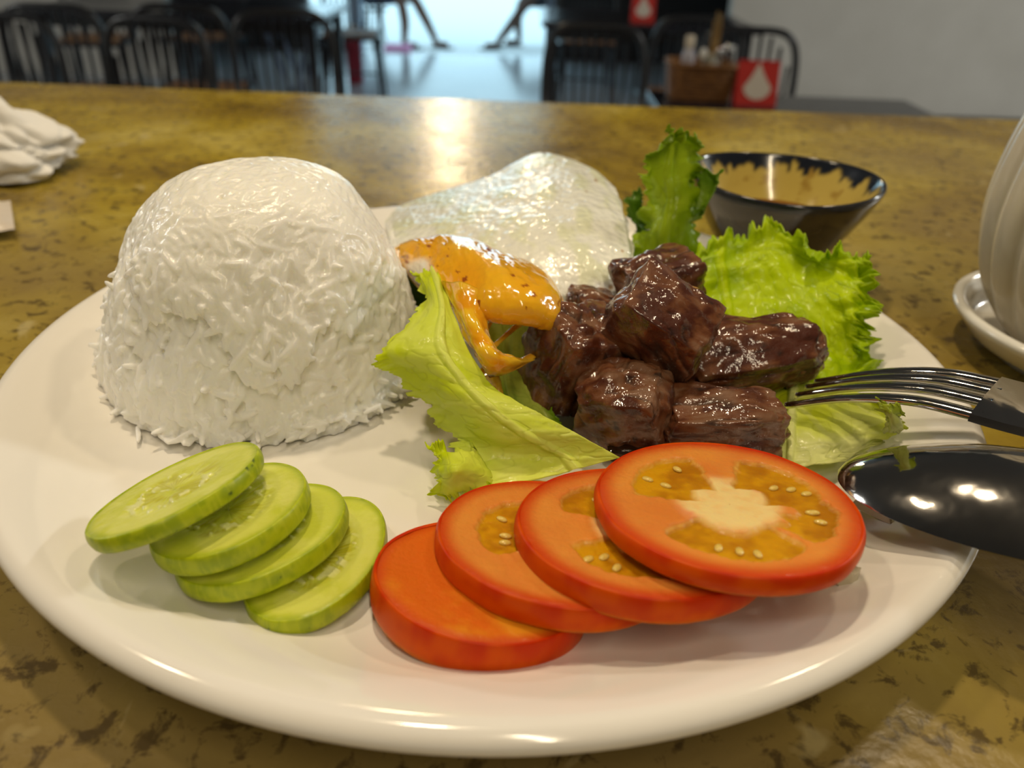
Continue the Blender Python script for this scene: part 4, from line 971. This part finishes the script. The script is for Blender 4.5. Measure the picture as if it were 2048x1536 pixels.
hold = thing('chopstick_holder', tuple(q), 'clear cup in the basket holding the wooden chopsticks', 'cup')
mk('cup_body', *lathe([(.0002, .0), (.028, 0), (.0285, .12), (.0265, .12), (.026, .003), (.0002, .003)], 32), pm('smoky_cup', (.30, .28, .22), rough=.3), hold)
M_chop = noise_mat('bamboo', [(.3, (.34, .20, .07)), (.7, (.50, .34, .14))], 40, .5)
rr2 = random.Random(4)
for k in range(14):
    a = k * 2.4; r0 = .010 * math.sqrt(k / 14 + .1); b0 = (q[0] + r0 * math.cos(a), q[1] + r0 * math.sin(a), q[2] + .006)
    b1 = (q[0] + r0 * 1.1 * math.cos(a) + .004, q[1] + r0 * 1.1 * math.sin(a), q[2] + .225 + rr2.uniform(-.02, .014))
    cs = mk('chopstick', *tube([b0, b1], [.0026, .0036], 6), M_chop, loc=b0); tag(cs, 'bamboo chopstick standing in the cup in the basket', 'chopstick', 'chopsticks in the basket')
for k, (px, dy, hh, lb) in enumerate(((1395, -.045, .125, 'porcelain spoon with its pale handle leaning at the front of the basket'), (1440, -.04, .14, 'steel spoon leaning at the right end of the basket'), (1426, -.05, .13, 'second steel spoon beside the chopstick cup'))):
    q = at_b(px, dy); s_o = thing('table_spoon', tuple(q), lb, 'spoon')
    V, F = sphere(16, 10); mk('spoon_bowl', V * np.array([.012, .004, .017]) + np.array([0, 0, hh]), F, M_white if k == 0 else M_steel, s_o)
    mk('spoon_handle', *tube([(0, 0, .002), (0, 0, hh - .012)], .003, 6), M_white if k == 0 else M_steel, s_o)
# blue grey folding stand left of the doorway
M_blue = pm('blue_grey_metal', (.20, .27, .40), rough=.35, metal=.3)
st = WY(594, 185, 5.35); bx = float(st[0])
fs = thing('folding_stand', (bx, 5.35, 0), 'blue grey folding stand with crossed legs left of the doorway', 'stand')
for yy in (-.13, .13):
    mk('leg', *tube([(-.13, yy, .62), (.07, yy, .0)], .014, 8), M_blue, fs); mk('leg', *tube([(.15, yy + .03, .62), (-.05, yy + .03, .0)], .014, 8), M_blue, fs)
mk('top_bar', *tube([(-.13, -.16, .63), (-.13, .22, .63)], .015, 8), M_blue, fs); mk('top_bar', *tube([(.15, -.16, .63), (.15, .22, .63)], .015, 8), M_blue, fs)
mk('sling', *box((.01, .03, .655), (.34, .30, .012), .004), M_blue, fs, smooth=False)
# maroon fire extinguisher on the floor by the door post
ep = EYE + ray(712, 165) * ((0 - EYE[2]) / ray(712, 165)[2])
ex = thing('fire_extinguisher', (float(ep[0]), float(ep[1]), 0), 'dark red cylinder with a pale top standing by the left door post', 'extinguisher')
mk('cylinder', *lathe(smooth_prof([(.0002, 0), (.055, 0), (.062, .01), (.062, .30), (.05, .345), (.022, .365), (.0002, .37)], 40), 28), pm('maroon_paint', (.22, .012, .03), rough=.35), ex)
mk('valve', *lathe([(.0002, .36), (.02, .36), (.022, .40), (.03, .41), (.03, .43), (.0002, .44)], 20), M_white, ex)
mk('lever', *box((.03, 0, .435), (.12, .02, .012), .003), M_steel, ex)
# small pink box and white crate outdoors
def outdoor_box(px, py, s, mat, name, label, cat):
    p = EYE + ray(px, py) * ((-.03 - EYE[2]) / ray(px, py)[2]); o = mk(name, *box((0, 0, s[2] / 2), s, .01), mat, smooth=False); o.location = (float(p[0]), float(p[1]), -.03)
    tag(o, label, cat)
outdoor_box(797, 104, (.26, .2, .07), pm('pink_plastic', (.70, .30, .50), rough=.5), 'pink_tray', 'small pink tray on the ground outside beside the seated person', 'tray')

# ------------------------------------------------------------------ people sitting just outside (only their lower legs reach the frame)
def person(x, y, rz, label, shirt, shorts, skin, leg_out):
    t = thing('person', (x, y, -.03), label, 'person', None, rz)
    # joints (facing -Y locally, turned by rz); seat height .42
    J = {'pel': (0, .05, .48), 'spi': (0, .08, .68), 'che': (0, .04, .88), 'nec': (0, .02, 1.02), 'hea': (0, -.01, 1.12), 'top': (0, 0, 1.24)}
    Rr = {'pel': .135, 'spi': .125, 'che': .14, 'nec': .055, 'hea': .085, 'top': .07}
    E_ = [('pel', 'spi'), ('spi', 'che'), ('che', 'nec'), ('nec', 'hea'), ('hea', 'top')]
    for s, nm in ((-1, 'l'), (1, 'r')):
        ext = leg_out if s == 1 else 0
        J[nm + 'hip'] = (s * .09, .02, .46); J[nm + 'kne'] = (s * .13, -.38 - .02 * ext, .47); J[nm + 'mid'] = (s * .13, -.42 - .14 * ext, .26); J[nm + 'ank'] = (s * .12, -.40 - .30 * ext, .085); J[nm + 'hee'] = (s * .12, -.40 - .30 * ext, .04); J[nm + 'toe'] = (s * .125, -.56 - .30 * ext, .035)
        Rr.update({nm + 'hip': .09, nm + 'kne': .058, nm + 'mid': .052, nm + 'ank': .035, nm + 'hee': .038, nm + 'toe': .032})
        J[nm + 'sho'] = (s * .17, .04, .94); J[nm + 'elb'] = (s * .22, -.06, .70); J[nm + 'wri'] = (s * .15, -.26, .58); J[nm + 'han'] = (s * .13, -.34, .555)
        Rr.update({nm + 'sho': .06, nm + 'elb': .042, nm + 'wri': .028, nm + 'han': .03})
        E_ += [('pel', nm + 'hip'), (nm + 'hip', nm + 'kne'), (nm + 'kne', nm + 'mid'), (nm + 'mid', nm + 'ank'), (nm + 'ank', nm + 'hee'), (nm + 'hee', nm + 'toe'), ('che', nm + 'sho'), (nm + 'sho', nm + 'elb'), (nm + 'elb', nm + 'wri'), (nm + 'wri', nm + 'han')]
        for k, (fx, ln) in enumerate(((-.026, .05), (-.009, .062), (.009, .066), (.026, .056))):
            J[f'{nm}f{k}'] = (s * .13 + fx, -.34 - ln * .7, .548); J[f'{nm}g{k}'] = (s * .13 + fx, -.34 - ln * 1.2, .53); Rr[f'{nm}f{k}'] = .009; Rr[f'{nm}g{k}'] = .008
            E_ += [(nm + 'han', f'{nm}f{k}'), (f'{nm}f{k}', f'{nm}g{k}')]
        J[nm + 'th'] = (s * .13 - s * .045, -.35, .545); Rr[nm + 'th'] = .010; E_.append((nm + 'han', nm + 'th'))
    K = list(J); me = bpy.data.meshes.new('body'); me.from_pydata([J[k] for k in K], [(K.index(a), K.index(b)) for a, b in E_], [])
    o = bpy.data.objects.new('body', me); C.objects.link(o); o.parent = t
    o.modifiers.new('skin', 'SKIN'); me.skin_vertices[0].data
    for i, k in enumerate(K): me.skin_vertices[0].data[i].radius = (Rr[k], Rr[k]); me.skin_vertices[0].data[i].use_root = (k == 'pel')
    sd = o.modifiers.new('sub', 'SUBSURF'); sd.levels = 2; sd.render_levels = 2
    dg = bpy.context.evaluated_depsgraph_get(); m2 = bpy.data.meshes.new_from_object(o.evaluated_get(dg)); o.modifiers.clear(); o.data = m2
    n = len(m2.vertices); co = np.zeros(n * 3); m2.vertices.foreach_get('co', co); co = co.reshape(-1, 3)
    col = np.tile(np.array(skin), (n, 1)); tor = (co[:, 2] > .50) & (co[:, 2] < 1.0) & (co[:, 1] > -.10); col[tor] = shirt
    sh = (co[:, 2] > .33) & (co[:, 2] < .62) & (co[:, 1] > -.33) & ~(tor); col[sh] = shorts
    a = m2.color_attributes.new('Col', 'FLOAT_COLOR', 'POINT'); cc = np.ones((n, 4)); cc[:, :3] = col; a.data.foreach_set('color', cc.ravel())
    m2.materials.clear(); m2.materials.append(pm('cloth_and_skin', attr=True, rough=.7)); m2.polygons.foreach_set('use_smooth', [True] * len(m2.polygons))
    V, F = sphere(20, 14); mk('hair', V * np.array([.092, .098, .095]) + np.array([0, .02, 1.19]), F, pm('dark_hair', (.02, .015, .012), rough=.6), t)
    for s in (-1, 1): mk('eye', V * .010 + np.array([s * .03, -.082, 1.14]), F, M_black, t)
    mk('nose', V * np.array([.012, .018, .018]) + np.array([0, -.092, 1.118]), F, pm('nose_skin', skin, rough=.6), t)
    mk('mouth', V * np.array([.022, .006, .006]) + np.array([0, -.085, 1.085]), F, pm('lips', (.25, .08, .06), rough=.5), t)
    for s in (-1, 1): mk('ear', V * np.array([.01, .02, .028]) + np.array([s * .088, .01, 1.13]), F, pm('ear_skin', skin, rough=.6), t)
    for s in (-1, 1):
        ext = leg_out if s == 1 else 0
        mk('sandal', *box((s * .122, -.485 - .30 * ext, .008), (.09, .25, .016), .006), M_black, t, smooth=False)
    return t
def stool(x, y, label):
    t = thing('low_stool', (x, y, -.03), label, 'stool')
    mk('seat', *lathe(smooth_prof([(.001, .355), (.13, .355), (.16, .345), (.16, .335), (.13, .33), (.001, .33)], 20), 28), M_blackwood, t)
    for a in range(4): mk('leg', *tube([(.11 * math.cos(a * PI / 2 + .78), .11 * math.sin(a * PI / 2 + .78), .335), (.15 * math.cos(a * PI / 2 + .78), .15 * math.sin(a * PI / 2 + .78), 0)], .012, 8), M_black, t)
pa = WY(792, 60, 9.25); pb = WY(1075, 60, 9.45)
person(float(pa[0]) - .22, 9.30, PI / 2 - .35, 'person in dark clothes sitting outside at the left side of the doorway, foot forward', (.02, .025, .05), (.03, .035, .06), (.16, .08, .05), .8)
person(float(pb[0]) + .22, 9.55, -PI / 2 + .3, 'person sitting outside at the right side of the doorway with one leg stretched out', (.02, .02, .03), (.02, .02, .025), (.11, .055, .035), 1.0)
stool(float(pa[0]) - .26, 9.34, 'low dark stool under the person at the left side of the doorway')
stool(float(pb[0]) + .26, 9.58, 'low dark stool under the person at the right side of the doorway')
